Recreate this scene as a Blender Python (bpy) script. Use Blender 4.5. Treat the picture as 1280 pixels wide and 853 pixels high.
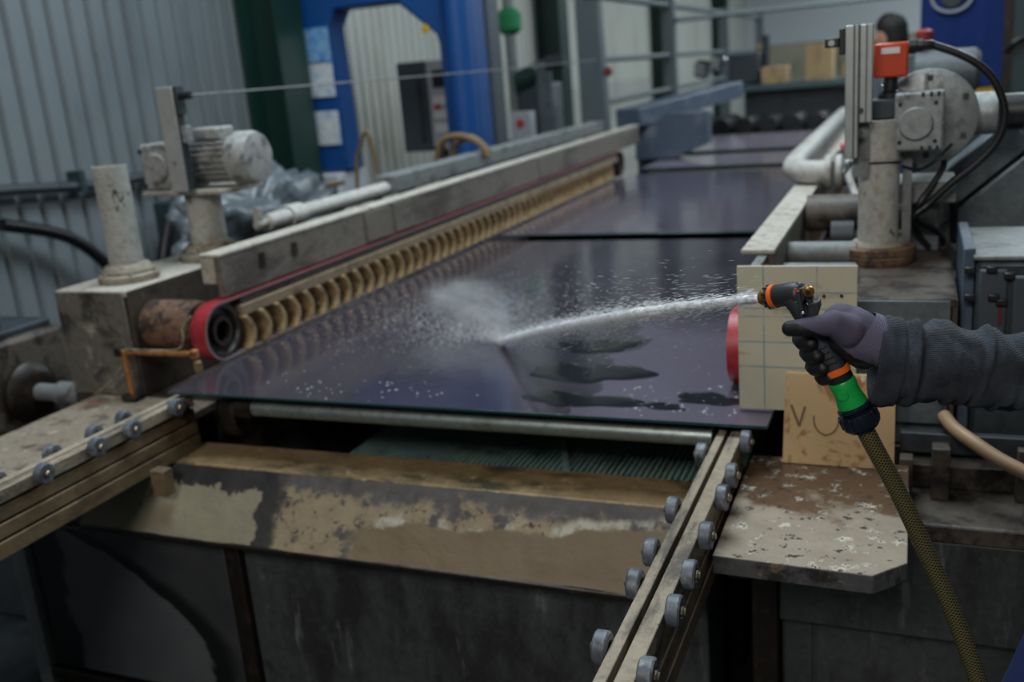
import bpy, bmesh, math, random
from mathutils import Vector, Matrix, noise

random.seed(7)
for o in list(bpy.data.objects):
    bpy.data.objects.remove(o)
scene = bpy.context.scene
COL = scene.collection

# ------------------------------------------------------------------ camera
FPX = 1216.0
CAM = Vector((0, 0, 1.75))
R_RIGHT = Vector((0.92607933, 0.36864604, -0.08048088))
R_DOWN = Vector((0.02634319, -0.27593704, -0.96081465))
R_FWD = Vector((-0.37640817, 0.88767046, -0.2652509))
cam_d = bpy.data.cameras.new('camera')
cam_d.sensor_width = 36.0
cam_d.lens = FPX / 1280 * 36
cam_d.clip_start = 0.05
cam_d.clip_end = 200
cam_d.dof.use_dof = True
cam_d.dof.focus_distance = 1.6
cam_d.dof.aperture_fstop = 2.8
cam = bpy.data.objects.new('camera', cam_d)
COL.objects.link(cam)
cam.matrix_world = Matrix(((R_RIGHT.x, -R_DOWN.x, -R_FWD.x, CAM.x),
                           (R_RIGHT.y, -R_DOWN.y, -R_FWD.y, CAM.y),
                           (R_RIGHT.z, -R_DOWN.z, -R_FWD.z, CAM.z),
                           (0, 0, 0, 1)))
scene.camera = cam


def at(x, y, Y):
    """world point seen at photo pixel (x, y) at distance Y along the hall"""
    d = R_RIGHT * (x - 640) + R_DOWN * (y - 426.5) + R_FWD * FPX
    return CAM + d * (Y / d.y)


def atz(x, y, z):
    d = R_RIGHT * (x - 640) + R_DOWN * (y - 426.5) + R_FWD * FPX
    return CAM + d * ((z - CAM.z) / d.z)


def atx(x, y, X):
    d = R_RIGHT * (x - 640) + R_DOWN * (y - 426.5) + R_FWD * FPX
    return CAM + d * (X / d.x)


# ------------------------------------------------------------------ world, lights, exposure
w = bpy.data.worlds.new('hall_air')
scene.world = w
w.use_nodes = True
w.node_tree.nodes['Background'].inputs[0].default_value = (0.32, 0.55, 0.75, 1)
w.node_tree.nodes['Background'].inputs[1].default_value = 0.05


def area(name, loc, target, sx, sy, power, color):
    d = bpy.data.lights.new(name, 'AREA')
    d.shape = 'RECTANGLE'
    d.size = sx
    d.size_y = sy
    d.energy = power
    d.color = color
    o = bpy.data.objects.new(name, d)
    COL.objects.link(o)
    o.location = loc
    if target:
        o.rotation_euler = (Vector(target) - Vector(loc)).to_track_quat('-Z', 'Y').to_euler()
    return o


area('front_fill_low', (-1.2, -3.6, 2.3), (-1.2, 3.0, .9), 4.2, 3.2, 12, (1.0, 0.95, 0.87))  # added fill behind the camera for the front faces; the doorway is assumed
area('rooflight_rear', (2.3, 17.0, 5.75), None, 2.6, 18.0, 1500, (0.84, 0.95, 1.0))
area('rooflight_middle', (-1.3, 3.6, 5.75), None, 2.2, 3.6, 350, (0.80, 0.93, 1.0))
area('front_fill_high', (-0.7, -3.2, 4.5), (-1.0, 2.2, .8), 2.4, 1.3, 165, (1.0, 0.965, 0.90))  # added fill, no window known; angled to reach the mat under the glass

scene.view_settings.view_transform = 'Standard'
scene.view_settings.look = 'None'
scene.view_settings.exposure = -0.18
scene.view_settings.gamma = 1.0
scene.view_settings.use_curve_mapping = False


# ------------------------------------------------------------------ materials
def s(r, g, b):
    def c(v):
        v /= 255.0
        return v / 12.92 if v <= 0.04045 else ((v + 0.055) / 1.055) ** 2.4
    return (c(r), c(g), c(b), 1.0)


class NT:
    def __init__(self, name):
        self.m = bpy.data.materials.new(name)
        self.m.use_nodes = True
        self.t = self.m.node_tree
        self.b = self.t.nodes['Principled BSDF']
        self.pos = self.n('ShaderNodeNewGeometry').outputs['Position']

    def n(self, kind, **kw):
        nd = self.t.nodes.new(kind)
        for k, v in kw.items():
            setattr(nd, k, v)
        return nd

    def l(self, a, b):
        self.t.links.new(a, b)

    def scaled(self, st):
        if tuple(st) == (1, 1, 1):
            return self.pos
        v = self.n('ShaderNodeVectorMath', operation='MULTIPLY')
        self.l(self.pos, v.inputs[0])
        v.inputs[1].default_value = st
        return v.outputs[0]

    def noise(self, scale, detail=5, rough=0.6, st=(1, 1, 1), dist=0.0):
        nd = self.n('ShaderNodeTexNoise')
        nd.inputs['Scale'].default_value = scale
        nd.inputs['Detail'].default_value = detail
        nd.inputs['Roughness'].default_value = rough
        nd.inputs['Distortion'].default_value = dist
        self.l(self.scaled(st), nd.inputs['Vector'])
        return nd.outputs[0]

    def step(self, val, lo, hi):
        r = self.n('ShaderNodeMapRange')
        r.interpolation_type = 'SMOOTHSTEP'
        self.l(val, r.inputs[0])
        r.inputs[1].default_value = lo
        r.inputs[2].default_value = hi
        return r.outputs[0]

    def mix(self, fac, a, b):
        m = self.n('ShaderNodeMix', data_type='RGBA')
        if isinstance(fac, float):
            m.inputs[0].default_value = fac
        else:
            self.l(fac, m.inputs[0])
        for i, c in ((6, a), (7, b)):
            if isinstance(c, tuple):
                m.inputs[i].default_value = c
            else:
                self.l(c, m.inputs[i])
        return m.outputs[2]

    def math(self, op, a, b=None):
        m = self.n('ShaderNodeMath', operation=op)
        for i, c in enumerate((a, b)):
            if c is None:
                continue
            if isinstance(c, (int, float)):
                m.inputs[i].default_value = c
            else:
                self.l(c, m.inputs[i])
        return m.outputs[0]

    def bump(self, h, strength, dist=0.01):
        b = self.n('ShaderNodeBump')
        b.inputs['Strength'].default_value = strength
        b.inputs['Distance'].default_value = dist
        self.l(h, b.inputs['Height'])
        self.l(b.outputs[0], self.b.inputs['Normal'])


def grime(name, base, layers=(), rough=0.6, metal=0.0, bump=0.25, bscale=60, bdist=0.004, var=0.25, vscale=6, fine=None, fscale=38):
    """base colour with soft tonal variation and layers (colour, scale, lo, hi, stretch[, distortion])"""
    t = NT(name)
    if fine is None:
        fine = .6 if len(layers) else .12
    dark = tuple(c * (1 - var) for c in base[:3]) + (1,)
    lite = tuple(min(1, c * (1 + var)) for c in base[:3]) + (1,)
    col = t.mix(t.noise(vscale, 4), dark, lite)
    for L in layers:
        c, sc, lo, hi = L[:4]
        st = L[4] if len(L) > 4 else (1, 1, 1)
        di = L[5] if len(L) > 5 else 0.12
        col = t.mix(t.step(t.noise(sc, 9, 0.68, st, di), lo, hi), col, c)
    if fine:
        col = t.mix(t.math('MULTIPLY', t.step(t.noise(fscale, 8, .75), .42, .72), fine), col, tuple(x * .35 for x in base[:3]) + (1,))
        col = t.mix(t.math('MULTIPLY', t.step(t.noise(fscale * 1.7, 8, .75), .50, .80), fine), col, tuple(min(1, x * 1.7) for x in base[:3]) + (1,))
    t.l(col, t.b.inputs['Base Color'])
    t.b.inputs['Metallic'].default_value = metal
    n2 = t.noise(vscale * 4, 5)
    r = t.n('ShaderNodeMapRange')
    t.l(n2, r.inputs[0])
    r.inputs[3].default_value = max(0.03, rough - 0.12)
    r.inputs[4].default_value = min(1, rough + 0.12)
    t.l(r.outputs[0], t.b.inputs['Roughness'])
    if bump:
        t.bump(t.noise(bscale, 6), bump, bdist)
    return t.m


M = {}
RUST = s(88, 50, 28)
RUST2 = s(125, 78, 45)
BLK = s(24, 22, 22)
M['floor'] = grime('wet_concrete', s(40, 44, 48), [(s(18, 21, 25), 2.2, .45, .6)], rough=.45)
M['wall_grey'] = grime('grey_sheeting', s(112, 120, 124), [(s(84, 92, 98), 1.2, .45, .7, (1, 1, .3))], rough=.55, bump=.05, var=.08, fine=.12)
M['wall_cream'] = grime('cream_sheeting', s(186, 188, 180), [(s(158, 156, 144), 1.0, .5, .75, (1, 1, .3))], rough=.6, bump=.05, var=.06, fine=.12)
M['wall_white'] = grime('pale_sheeting', s(196, 202, 206), rough=.6, bump=.05, var=.06)
M['ceiling'] = grime('ceiling_sheet', s(92, 98, 104), rough=.7, bump=0, var=.1)
M['green_steel'] = grime('dark_green_paint', s(10, 46, 38), rough=.5, bump=.05)
M['blue'] = grime('blue_paint', s(4, 66, 128), [(s(50, 124, 180), 9, .66, .72)], rough=.5, bump=.05, var=.12)
M['blue_tank'] = grime('blue_plastic', s(4, 40, 104), rough=.85, bump=.04, var=.15)
M['pale_blue'] = grime('faded_blue_panel', s(120, 165, 205), [(s(70, 125, 185), 12, .5, .6)], rough=.5, bump=.1)
M['white_peel'] = grime('whitewashed_panel', s(200, 206, 210), [(s(150, 180, 205), 14, .5, .62)], rough=.6, bump=.15)
M['cabinet'] = grime('cabinet_grey', s(64, 72, 78), rough=.5, bump=.03, var=.08)
M['panel_light'] = grime('panel_light_grey', s(170, 175, 180), rough=.5, bump=.02, var=.08)
M['steel_paint'] = grime('weathered_grey_paint', s(118, 122, 122), [(s(70, 68, 66), 7, .52, .66), (s(150, 150, 146), 18, .6, .7)], rough=.6, bump=.2)
M['steel_blue'] = grime('blue_grey_steel', s(72, 84, 100), [(s(110, 118, 128), 5, .52, .7)], rough=.4, bump=.08)
M['frame_grey'] = grime('grey_frame_paint', s(84, 94, 98), rough=.55, bump=.05, var=.12)
M['housing'] = grime('stained_steel', s(120, 114, 104), [(s(172, 166, 152), 9, .52, .66), (s(58, 52, 46), 6, .52, .66), (s(88, 62, 42), 13, .60, .70)], rough=.42, metal=.3, bump=.3)
M['housing_dark'] = grime('stained_dark_steel', s(72, 64, 56), [(s(40, 34, 30), 6, .48, .65), (s(112, 100, 84), 13, .6, .7)], rough=.5, metal=.2, bump=.25)
M['beam'] = grime('limescaled_beam', s(112, 104, 94), [(s(74, 64, 58), 5, .47, .62, (1, .35, 1)), (s(140, 134, 126), 16, .6, .7)], rough=.7, bump=.35)
M['beam_top'] = grime('limescale_white', s(176, 170, 158), [(s(122, 112, 98), 12, .52, .66)], rough=.75, bump=.4)
M['post'] = grime('flaking_white_paint', s(176, 174, 166), [(s(136, 116, 86), 9, .48, .66, (1, 1, .5)), (s(60, 56, 60), 9, .64, .66), (s(104, 68, 40), 19, .60, .68)], rough=.6, bump=.3)
M['post_clean'] = grime('flaking_grey_white_paint', s(168, 168, 162), [(s(128, 116, 96), 8, .55, .7), (s(58, 54, 58), 7, .60, .615)], rough=.6, bump=.25)
M['flange_rust'] = grime('rusty_flange', s(112, 84, 58), [(s(64, 42, 28), 12, .48, .58), (s(34, 28, 26), 18, .54, .62), (s(170, 156, 136), 14, .64, .70)], rough=.7, bump=.6)
M['flange'] = grime('scaled_flange', s(146, 138, 124), [(s(96, 74, 52), 12, .52, .62), (s(54, 46, 40), 18, .58, .66)], rough=.75, bump=.5)
M['rust'] = grime('rusty_drum', s(112, 84, 66), [(s(50, 34, 28), 11, .46, .55), (s(170, 150, 128), 16, .62, .7)], rough=.6, bump=.5)
M['dark_iron'] = grime('wet_dark_iron', s(38, 32, 28), [(s(66, 50, 36), 14, .52, .66)], rough=.4, metal=.3, bump=.4)
M['red_belt'] = grime('red_rubber', s(158, 38, 48), [(s(128, 30, 38), 10, .5, .7)], rough=.45, bump=.1)
M['belt_edge'] = grime('belt_inner_grey', s(120, 104, 106), rough=.6, bump=.1)
M['rib'] = grime('scaled_tan_rubber', s(158, 132, 92), [(s(108, 82, 52), 22, .5, .64), (s(190, 168, 130), 30, .6, .72)], rough=.65, bump=.35)
M['rib_rail'] = grime('tan_rail', s(136, 118, 92), [(s(86, 72, 56), 9, .5, .65)], rough=.65, bump=.3)
M['copper'] = grime('rusty_bracket', s(168, 112, 62), [(s(92, 56, 32), 30, .5, .62)], rough=.5, metal=.3, bump=.3)
M['deck'] = grime('limescaled_rusty_deck', s(138, 126, 110), [(s(112, 72, 54), 7, .56, .64), (s(84, 74, 64), 14, .52, .62), (s(176, 168, 152), 22, .58, .66)], rough=.5, bump=.35)
M['wood_strip'] = grime('weathered_wood_strip', s(150, 137, 118), [(s(88, 80, 70), 14, .48, .62, (1, .2, 1)), (s(64, 50, 38), 20, .64, .7)], rough=.65, bump=.4, bscale=120)
M['wood_plank'] = grime('tan_plank', s(116, 98, 72), [(s(74, 62, 46), 10, .5, .66, (1, .25, 1)), (s(50, 42, 34), 18, .64, .7)], rough=.6, bump=.3)
M['roller'] = grime('blue_grey_rubber', s(88, 95, 104), [(s(136, 140, 142), 30, .52, .64), (s(52, 58, 66), 18, .52, .64)], rough=.5, bump=.2)
M['bolt'] = grime('worn_bolt', s(140, 128, 108), rough=.35, metal=.7, bump=.2)
M['tube'] = grime('galvanised_tube', s(150, 160, 158), [(s(96, 92, 76), 6, .56, .7, (.5, 1, 1))], rough=.42, metal=.75, bump=.05)
M['tank_top'] = grime('slimed_tank_rim', s(150, 126, 92), [(s(72, 66, 50), 5, .48, .62, (.5, 1.4, 1)), (s(190, 170, 134), 20, .56, .68), (s(32, 30, 26), 9, .62, .7)], rough=.4, bump=.6, bscale=45)
M['tank_low'] = grime('stained_tank_sheet', s(76, 80, 80), [(s(48, 50, 48), 4, .45, .60, (1, 1, .4)), (s(40, 40, 38), 3, .58, .68), (s(124, 128, 126), 12, .58, .72, (1.6, 1, .25))], rough=.38, metal=.25, bump=.15)  # stains, over a base grey also lowered to imitate vignetting at the bottom
M['tank_panel'] = grime('peeling_lower_panel', s(92, 92, 94), [(BLK, 2.6, .54, .56, (1, 1, 1), .9), (s(66, 64, 62), 8, .6, .7)], rough=.45, bump=.2)
M['mat'] = grime('green_drain_mat', s(134, 164, 156), [(s(70, 90, 86), 8, .5, .65)], rough=.35, bump=.2)
M['inside'] = grime('dark_wet_sump', s(20, 22, 22), rough=.35, bump=.3)
M['plat'] = None
M['alu'] = grime('aluminium_profile', s(170, 174, 172), rough=.38, metal=.6, bump=.04, var=.08)
M['alu_dirty'] = grime('dusty_aluminium', s(168, 168, 166), [(s(120, 116, 112), 14, .55, .7)], rough=.55, metal=.3, bump=.1, fine=.2)
M['cast'] = grime('cast_aluminium', s(150, 154, 154), [(s(100, 102, 102), 12, .52, .7)], rough=.5, metal=.4, bump=.12)
M['cast_dirty'] = grime('limescaled_casting', s(158, 158, 156), [(s(92, 90, 90), 16, .5, .64)], rough=.65, metal=.15, bump=.3)
M['orange'] = grime('orange_plastic', s(196, 64, 24), rough=.35, bump=.02, var=.06)
M['orange_gun'] = grime('orange_trim', s(232, 104, 28), rough=.35, bump=.02, var=.04)
M['black'] = grime('black_plastic', s(26, 27, 30), rough=.42, bump=.05, bscale=300, bdist=.001)
M['gun_grey'] = grime('gun_soft_grip', s(40, 43, 47), rough=.45, bump=.1, bscale=400, bdist=.0006, var=.1)
M['black_cable'] = grime('black_cable', s(16, 17, 19), rough=.4, bump=.02)
M['green_plastic'] = grime('bright_green_plastic', s(22, 158, 70), rough=.35, bump=.02, var=.05)
M['navy_plastic'] = grime('navy_plastic', s(20, 24, 38), rough=.3, bump=.02)
M['brass'] = grime('brass', s(190, 140, 70), rough=.3, metal=.9, bump=.02)
M['chrome'] = grime('steel_pin', s(200, 200, 200), rough=.2, metal=1, bump=0)
M['white_label'] = grime('white_label', s(220, 220, 220), rough=.5, bump=0, var=.03)
M['pipe_white'] = grime('dirty_white_pipe', s(178, 176, 170), [(s(120, 108, 90), 8, .55, .7)], rough=.55, bump=.25)
M['pink'] = grime('faded_pink_plastic', s(206, 110, 112), rough=.5, bump=.05)
M['tarp'] = grime('grey_polythene', s(88, 96, 102), [(s(46, 52, 58), 6, .5, .64)], rough=.35, bump=.3)
M['sack'] = grime('tan_sacking', s(164, 128, 62), rough=.8, bump=.3)
M['card'] = grime('tan_cardboard', s(176, 148, 108), [(s(120, 98, 68), 4, .55, .7)], rough=.75, bump=.1)
M['khaki'] = grime('khaki_slat', s(128, 122, 96), [(s(96, 92, 76), 3, .5, .66)], rough=.6, bump=.1)
M['teal'] = grime('teal_grey_panel', s(66, 86, 90), rough=.5, bump=.05)
M['dark_panel'] = grime('dark_green_grey_panel', s(40, 56, 60), rough=.5, bump=.03)
M['machine_dark'] = grime('dark_machine_grey', s(50, 58, 63), [(s(30, 35, 40), 6, .5, .66)], rough=.5, bump=.15)
M['machine_mid'] = grime('mid_machine_grey', s(90, 98, 102), [(s(64, 68, 70), 7, .52, .66)], rough=.5, bump=.12)
M['rust_frame'] = grime('rust_blotched_frame', s(82, 74, 66), [(s(36, 28, 24), 9, .46, .58), (s(110, 84, 62), 14, .6, .68)], rough=.55, bump=.4)
M['yellow'] = grime('yellow_paint', s(190, 150, 30), rough=.5, bump=.03)
M['hose_tan'] = grime('tan_hose', s(150, 122, 92), rough=.5, bump=.1)
M['hose_brown'] = grime('brown_cable', s(112, 92, 62), rough=.6, bump=.1)
M['red'] = grime('red_plastic', s(190, 50, 36), rough=.4, bump=0)
M['skin'] = grime('skin', s(190, 140, 112), rough=.55, bump=.05)
M['hair'] = grime('dark_hair', s(24, 20, 18), rough=.6, bump=.5, bscale=200)
M['work_blue'] = grime('navy_workwear', s(18, 40, 96), rough=.8, bump=.2, bscale=300)
M['work_grey'] = grime('grey_workwear', s(96, 102, 106), rough=.85, bump=.2)
M['shoe'] = grime('black_shoe', s(20, 20, 20), rough=.5)
M['glove_back'] = grime('purple_grey_knit', s(76, 71, 90), rough=.85, bump=.35, bscale=700, bdist=.0012, var=.1, vscale=20)
M['glove_black'] = grime('black_latex_dip', s(15, 16, 19), rough=.55, bump=.35, bscale=500, bdist=.001, var=.15)
M['ink'] = grime('brown_ink', s(122, 98, 74), rough=.7, bump=0)


def m_platform():
    t = NT('mottled_stained_plate')
    sep = t.n('ShaderNodeSeparateXYZ')
    t.l(t.pos, sep.inputs[0])
    base = t.mix(t.noise(9, 8, .7), s(112, 96, 78), s(164, 152, 134))
    # wet brown pool towards the back
    far = t.math('ADD', t.math('MULTIPLY', t.math('SUBTRACT', sep.outputs[1], 2.03), 2.2), t.math('SUBTRACT', t.noise(7, 6, .6), .42))
    wet = t.step(far, .0, .16)
    c = t.mix(wet, base, t.mix(t.noise(14, 6, .7), s(62, 44, 34), s(112, 88, 68)))
    crust = t.step(t.noise(24, 9, .72), .55, .60)
    c = t.mix(crust, c, s(188, 180, 164))
    spots = t.step(t.noise(48, 4, .6, (1, 1, 1)), .60, .64)
    c = t.mix(spots, c, s(58, 46, 38))
    t.l(c, t.b.inputs['Base Color'])
    r = t.mix(wet, (.6, .6, .6, 1), (.22, .22, .22, 1))
    t.l(r, t.b.inputs['Roughness'])
    t.bump(t.math('ADD', crust, t.noise(70, 6)), .4, .004)
    return t.m


def m_tankface():
    t = NT('peeling_tank_face')
    sep = t.n('ShaderNodeSeparateXYZ')
    t.l(t.pos, sep.inputs[0])
    X_, Z_ = sep.outputs[0], sep.outputs[2]
    nA = t.math('SUBTRACT', t.noise(9, 8, .66), .5)
    nB = t.math('SUBTRACT', t.noise(4, 7, .6), .5)
    c = t.mix(t.noise(16, 7, .7), s(106, 90, 68), s(156, 140, 112))
    c = t.mix(t.step(t.noise(10, 9, .72), .50, .57), c, s(66, 60, 58))
    c = t.mix(t.step(t.noise(44, 7, .65), .58, .64), c, s(54, 42, 34))
    # dark greasy band along the top edge
    band = t.math('ADD', Z_, t.math('MULTIPLY', nA, .16))
    c = t.mix(t.step(band, .645, .675), c, t.mix(t.noise(30, 6), s(44, 42, 44), s(92, 88, 84)))
    # smooth brown bare sheet low on the right, with a pale crust rim
    low = t.math('SUBTRACT', t.math('ADD', t.math('MULTIPLY', t.math('ADD', X_, 1.5), .07), .585), t.math('ADD', Z_, t.math('MULTIPLY', nB, .12)))
    right = t.step(t.math('ADD', X_, t.math('MULTIPLY', nA, .15)), -1.42, -1.36)
    rim = t.math('MULTIPLY', t.math('MULTIPLY', t.step(low, -.03, -.012), right), t.step(t.noise(15, 5), .45, .6))
    c = t.mix(rim, c, s(172, 166, 150))
    c = t.mix(t.math('MULTIPLY', t.step(low, -.004, .004), right), c, t.mix(t.noise(6, 4), s(92, 76, 54), s(118, 102, 78)))
    # smooth grey-tan bare sheet on the left with a ragged black border
    xe = t.math('ADD', X_, t.math('MULTIPLY', nA, .14))
    c = t.mix(t.step(xe, -1.62, -1.66), c, s(34, 32, 32))
    inner = t.math('MULTIPLY', t.step(xe, -1.70, -1.706), t.step(band, .655, .648))
    c = t.mix(inner, c, t.mix(t.noise(4, 4), s(104, 98, 84), s(146, 136, 112)))
    t.l(c, t.b.inputs['Base Color'])
    t.b.inputs['Roughness'].default_value = .5
    t.bump(t.noise(46, 8, .7), .5, .006)
    return t.m


PC = (-3.16, .3195, -1.982)


def m_panel():
    t = NT('blackened_service_panel')
    sep = t.n('ShaderNodeSeparateXYZ')
    t.l(t.pos, sep.inputs[0])
    X_, Z_ = sep.outputs[0], sep.outputs[2]
    nA = t.math('MULTIPLY', t.math('SUBTRACT', t.noise(8, 7, .6), .5), .10)
    cv = t.math('ADD', t.math('ADD', t.math('MULTIPLY', t.math('MULTIPLY', Z_, Z_), PC[0]), t.math('MULTIPLY', Z_, PC[1])), PC[2])
    d = t.math('ADD', t.math('SUBTRACT', X_, cv), nA)
    c = t.mix(t.noise(5, 5), s(66, 68, 72), s(94, 96, 98))  # panel greys lowered as well, in place of the vignetted lower corner
    c = t.mix(t.step(d, -.01, .005), c, s(16, 17, 19))
    c = t.mix(t.step(d, .05, .13), c, t.mix(t.noise(9, 6), s(40, 43, 50), s(66, 66, 64)))
    lf = t.math('ADD', X_, t.math('MULTIPLY', nA, 1.6))
    c = t.mix(t.step(lf, -2.52, -2.55), c, s(22, 23, 25))
    t.l(c, t.b.inputs['Base Color'])
    t.b.inputs['Roughness'].default_value = .45
    t.bump(t.noise(40, 6), .2, .004)
    return t.m


def m_glass(wet_islands, far=False):
    t = NT('coated_glass_top')
    sep = t.n('ShaderNodeSeparateXYZ')
    t.l(t.pos, sep.inputs[0])
    c = t.mix(t.noise(1.6, 4), s(106, 99, 116), s(130, 121, 138))
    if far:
        c = t.mix(t.noise(1.6, 4), s(128, 120, 134), s(156, 146, 158))  # paler, less metallic base paints in the bright reflection on the far sheets
    if wet_islands:
        # milky water film on the right part, clean dark wet glass on the left
        edge = t.math('ADD', sep.outputs[0], t.math('MULTIPLY', t.math('SUBTRACT', t.noise(4.5, 3, .45, (1, .8, 1), .5), .5), .55))
        film = t.math('MULTIPLY', t.step(edge, -.86, -.83), t.step(t.math('ADD', sep.outputs[1], t.math('MULTIPLY', t.noise(3, 3), .6)), 3.7, 3.2))
        c = t.mix(film, t.mix(t.noise(3, 5), s(72, 70, 80), s(104, 98, 110)), c)
    t.l(c, t.b.inputs['Base Color'])
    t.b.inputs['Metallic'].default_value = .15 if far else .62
    rr = t.n('ShaderNodeMapRange')
    t.l(t.noise(3, 5), rr.inputs[0])
    rr.inputs[3].default_value = .05
    rr.inputs[4].default_value = .17
    ro = rr.outputs[0]
    if wet_islands:
        ro = t.math('ADD', ro, t.math('MULTIPLY', film, .22))
    t.l(ro, t.b.inputs['Roughness'])
    t.bump(t.noise(7, 3, .5), .06, .02)
    return t.m


def m_grid():
    t = NT('cream_gridded_sheet')
    sep = t.n('ShaderNodeSeparateXYZ')
    t.l(t.pos, sep.inputs[0])
    c = t.mix(t.noise(6, 5), s(180, 173, 150), s(204, 199, 178))
    c = t.mix(t.step(t.noise(9, 5, .6, (1, 1, 2)), .60, .74), c, s(142, 116, 82))
    lines = None
    for ax, v, wd in GRID:
        d = t.math('LESS_THAN', t.math('ABSOLUTE', t.math('SUBTRACT', sep.outputs[ax], v)), wd)
        lines = d if lines is None else t.math('MAXIMUM', lines, d)
    fade = t.math('MULTIPLY', lines, t.step(t.noise(14, 4), .25, .55))
    c = t.mix(t.math('MULTIPLY', fade, .9), c, s(84, 132, 156))
    t.l(c, t.b.inputs['Base Color'])
    t.b.inputs['Roughness'].default_value = .45
    return t.m


def m_board():
    t = NT('stained_plywood')
    c = t.mix(t.noise(5, 5), s(196, 162, 116), s(214, 186, 142))
    c = t.mix(t.step(t.noise(9, 7, .65, (1, 1, .7), 1.2), .52, .6), c, s(160, 116, 72))
    c = t.mix(t.step(t.noise(13, 6, .6, (1, 1, .6), 1.2), .62, .67), c, s(226, 212, 186))
    t.l(c, t.b.inputs['Base Color'])
    t.b.inputs['Roughness'].default_value = .5
    t.bump(t.noise(60, 5), .15, .003)
    return t.m


def m_hose():
    t = NT('braided_hose')
    uv = t.n('ShaderNodeUVMap')
    sep = t.n('ShaderNodeSeparateXYZ')
    t.l(uv.outputs[0], sep.inputs[0])
    u = t.math('MULTIPLY', sep.outputs[0], 11 * math.tau)
    v = t.math('MULTIPLY', sep.outputs[1], 190 * math.tau)
    a = t.math('SINE', t.math('ADD', u, v))
    b = t.math('SINE', t.math('SUBTRACT', u, v))
    k = t.math('MAXIMUM', a, b)
    c = t.mix(t.step(k, .35, .9), s(34, 30, 17), s(104, 96, 60))
    t.l(c, t.b.inputs['Base Color'])
    t.b.inputs['Roughness'].default_value = .3
    t.bump(k, .4, .001)
    return t.m


def m_fleece():
    t = NT('charcoal_fleece')
    c = t.mix(t.noise(230, 4, .8), s(10, 14, 19), s(66, 74, 86))
    c = t.mix(t.step(t.noise(24, 4), .4, .7), c, s(28, 32, 39))
    t.l(c, t.b.inputs['Base Color'])
    t.b.inputs['Roughness'].default_value = .95
    t.b.inputs['Sheen Weight'].default_value = .03
    wv = t.n('ShaderNodeTexWave')
    wv.bands_direction = 'Z'
    wv.inputs['Scale'].default_value = 130
    wv.inputs['Distortion'].default_value = 1.5
    t.l(t.pos, wv.inputs['Vector'])
    t.bump(t.math('ADD', t.noise(500, 3), t.math('MULTIPLY', wv.outputs[1], .6)), .7, .0018)
    return t.m


def m_cuff():
    t = NT('ribbed_knit_cuff')
    wv = t.n('ShaderNodeTexWave')
    wv.bands_direction = 'DIAGONAL'
    wv.inputs['Scale'].default_value = 95
    wv.inputs['Distortion'].default_value = .6
    t.l(t.pos, wv.inputs['Vector'])
    c = t.mix(wv.outputs[1], s(60, 56, 74), s(112, 106, 128))
    t.l(c, t.b.inputs['Base Color'])
    t.b.inputs['Roughness'].default_value = .85
    t.bump(wv.outputs[1], .7, .002)
    return t.m


def m_spray(name, alpha, scale=60, lo=.35, hi=.7):
    """aerated water: white droplets with clear gaps"""
    t = NT(name)
    t.b.inputs['Base Color'].default_value = (.95, .96, .98, 1)
    t.b.inputs['Roughness'].default_value = .6
    t.b.inputs['Subsurface Weight'].default_value = .0
    a = t.math('MULTIPLY', t.step(t.noise(scale, 4, .6), lo, hi), alpha)
    t.l(a, t.b.inputs['Alpha'])
    return t.m


def m_mist(name, density):
    m = bpy.data.materials.new(name)
    m.use_nodes = True
    nt = m.node_tree
    nt.nodes.clear()
    out = nt.nodes.new('ShaderNodeOutputMaterial')
    v = nt.nodes.new('ShaderNodeVolumeScatter')
    v.inputs['Color'].default_value = (.9, .92, .96, 1)
    v.inputs['Anisotropy'].default_value = .2
    tc = nt.nodes.new('ShaderNodeTexCoord')
    ln = nt.nodes.new('ShaderNodeVectorMath')
    ln.operation = 'LENGTH'
    nt.links.new(tc.outputs['Object'], ln.inputs[0])
    mr = nt.nodes.new('ShaderNodeMapRange')
    mr.interpolation_type = 'SMOOTHERSTEP'
    mr.inputs[1].default_value = 0.15
    mr.inputs[2].default_value = 1.0
    mr.inputs[3].default_value = 1.0
    mr.inputs[4].default_value = 0.0
    nt.links.new(ln.outputs['Value'], mr.inputs[0])
    ns = nt.nodes.new('ShaderNodeTexNoise')
    ns.inputs['Scale'].default_value = 2.6
    ns.inputs['Detail'].default_value = 5
    nt.links.new(tc.outputs['Object'], ns.inputs['Vector'])
    m2 = nt.nodes.new('ShaderNodeMapRange')
    m2.inputs[1].default_value = .38
    m2.inputs[2].default_value = .68
    m2.inputs[4].default_value = density
    nt.links.new(ns.outputs[0], m2.inputs[0])
    mu = nt.nodes.new('ShaderNodeMath')
    mu.operation = 'MULTIPLY'
    nt.links.new(mr.outputs[0], mu.inputs[0])
    nt.links.new(m2.outputs[0], mu.inputs[1])
    nt.links.new(mu.outputs[0], v.inputs['Density'])
    nt.links.new(v.outputs[0], out.inputs['Volume'])
    return m


def m_water():
    t = NT('dark_puddle_water')
    t.b.inputs['Base Color'].default_value = s(34, 36, 40)
    t.b.inputs['Roughness'].default_value = .03
    t.b.inputs['IOR'].default_value = 1.33
    return t.m


def m_drop():
    t = NT('water_droplet')
    t.b.inputs['Base Color'].default_value = (.8, .85, .88, 1)
    t.b.inputs['Roughness'].default_value = .02
    t.b.inputs['Transmission Weight'].default_value = .6
    t.b.inputs['IOR'].default_value = 1.33
    return t.m


def m_emit(name, col, st):
    t = NT(name)
    t.b.inputs['Emission Color'].default_value = col
    t.b.inputs['Emission Strength'].default_value = st
    return t.m


# ------------------------------------------------------------------ mesh helpers
WL = {}


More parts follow.
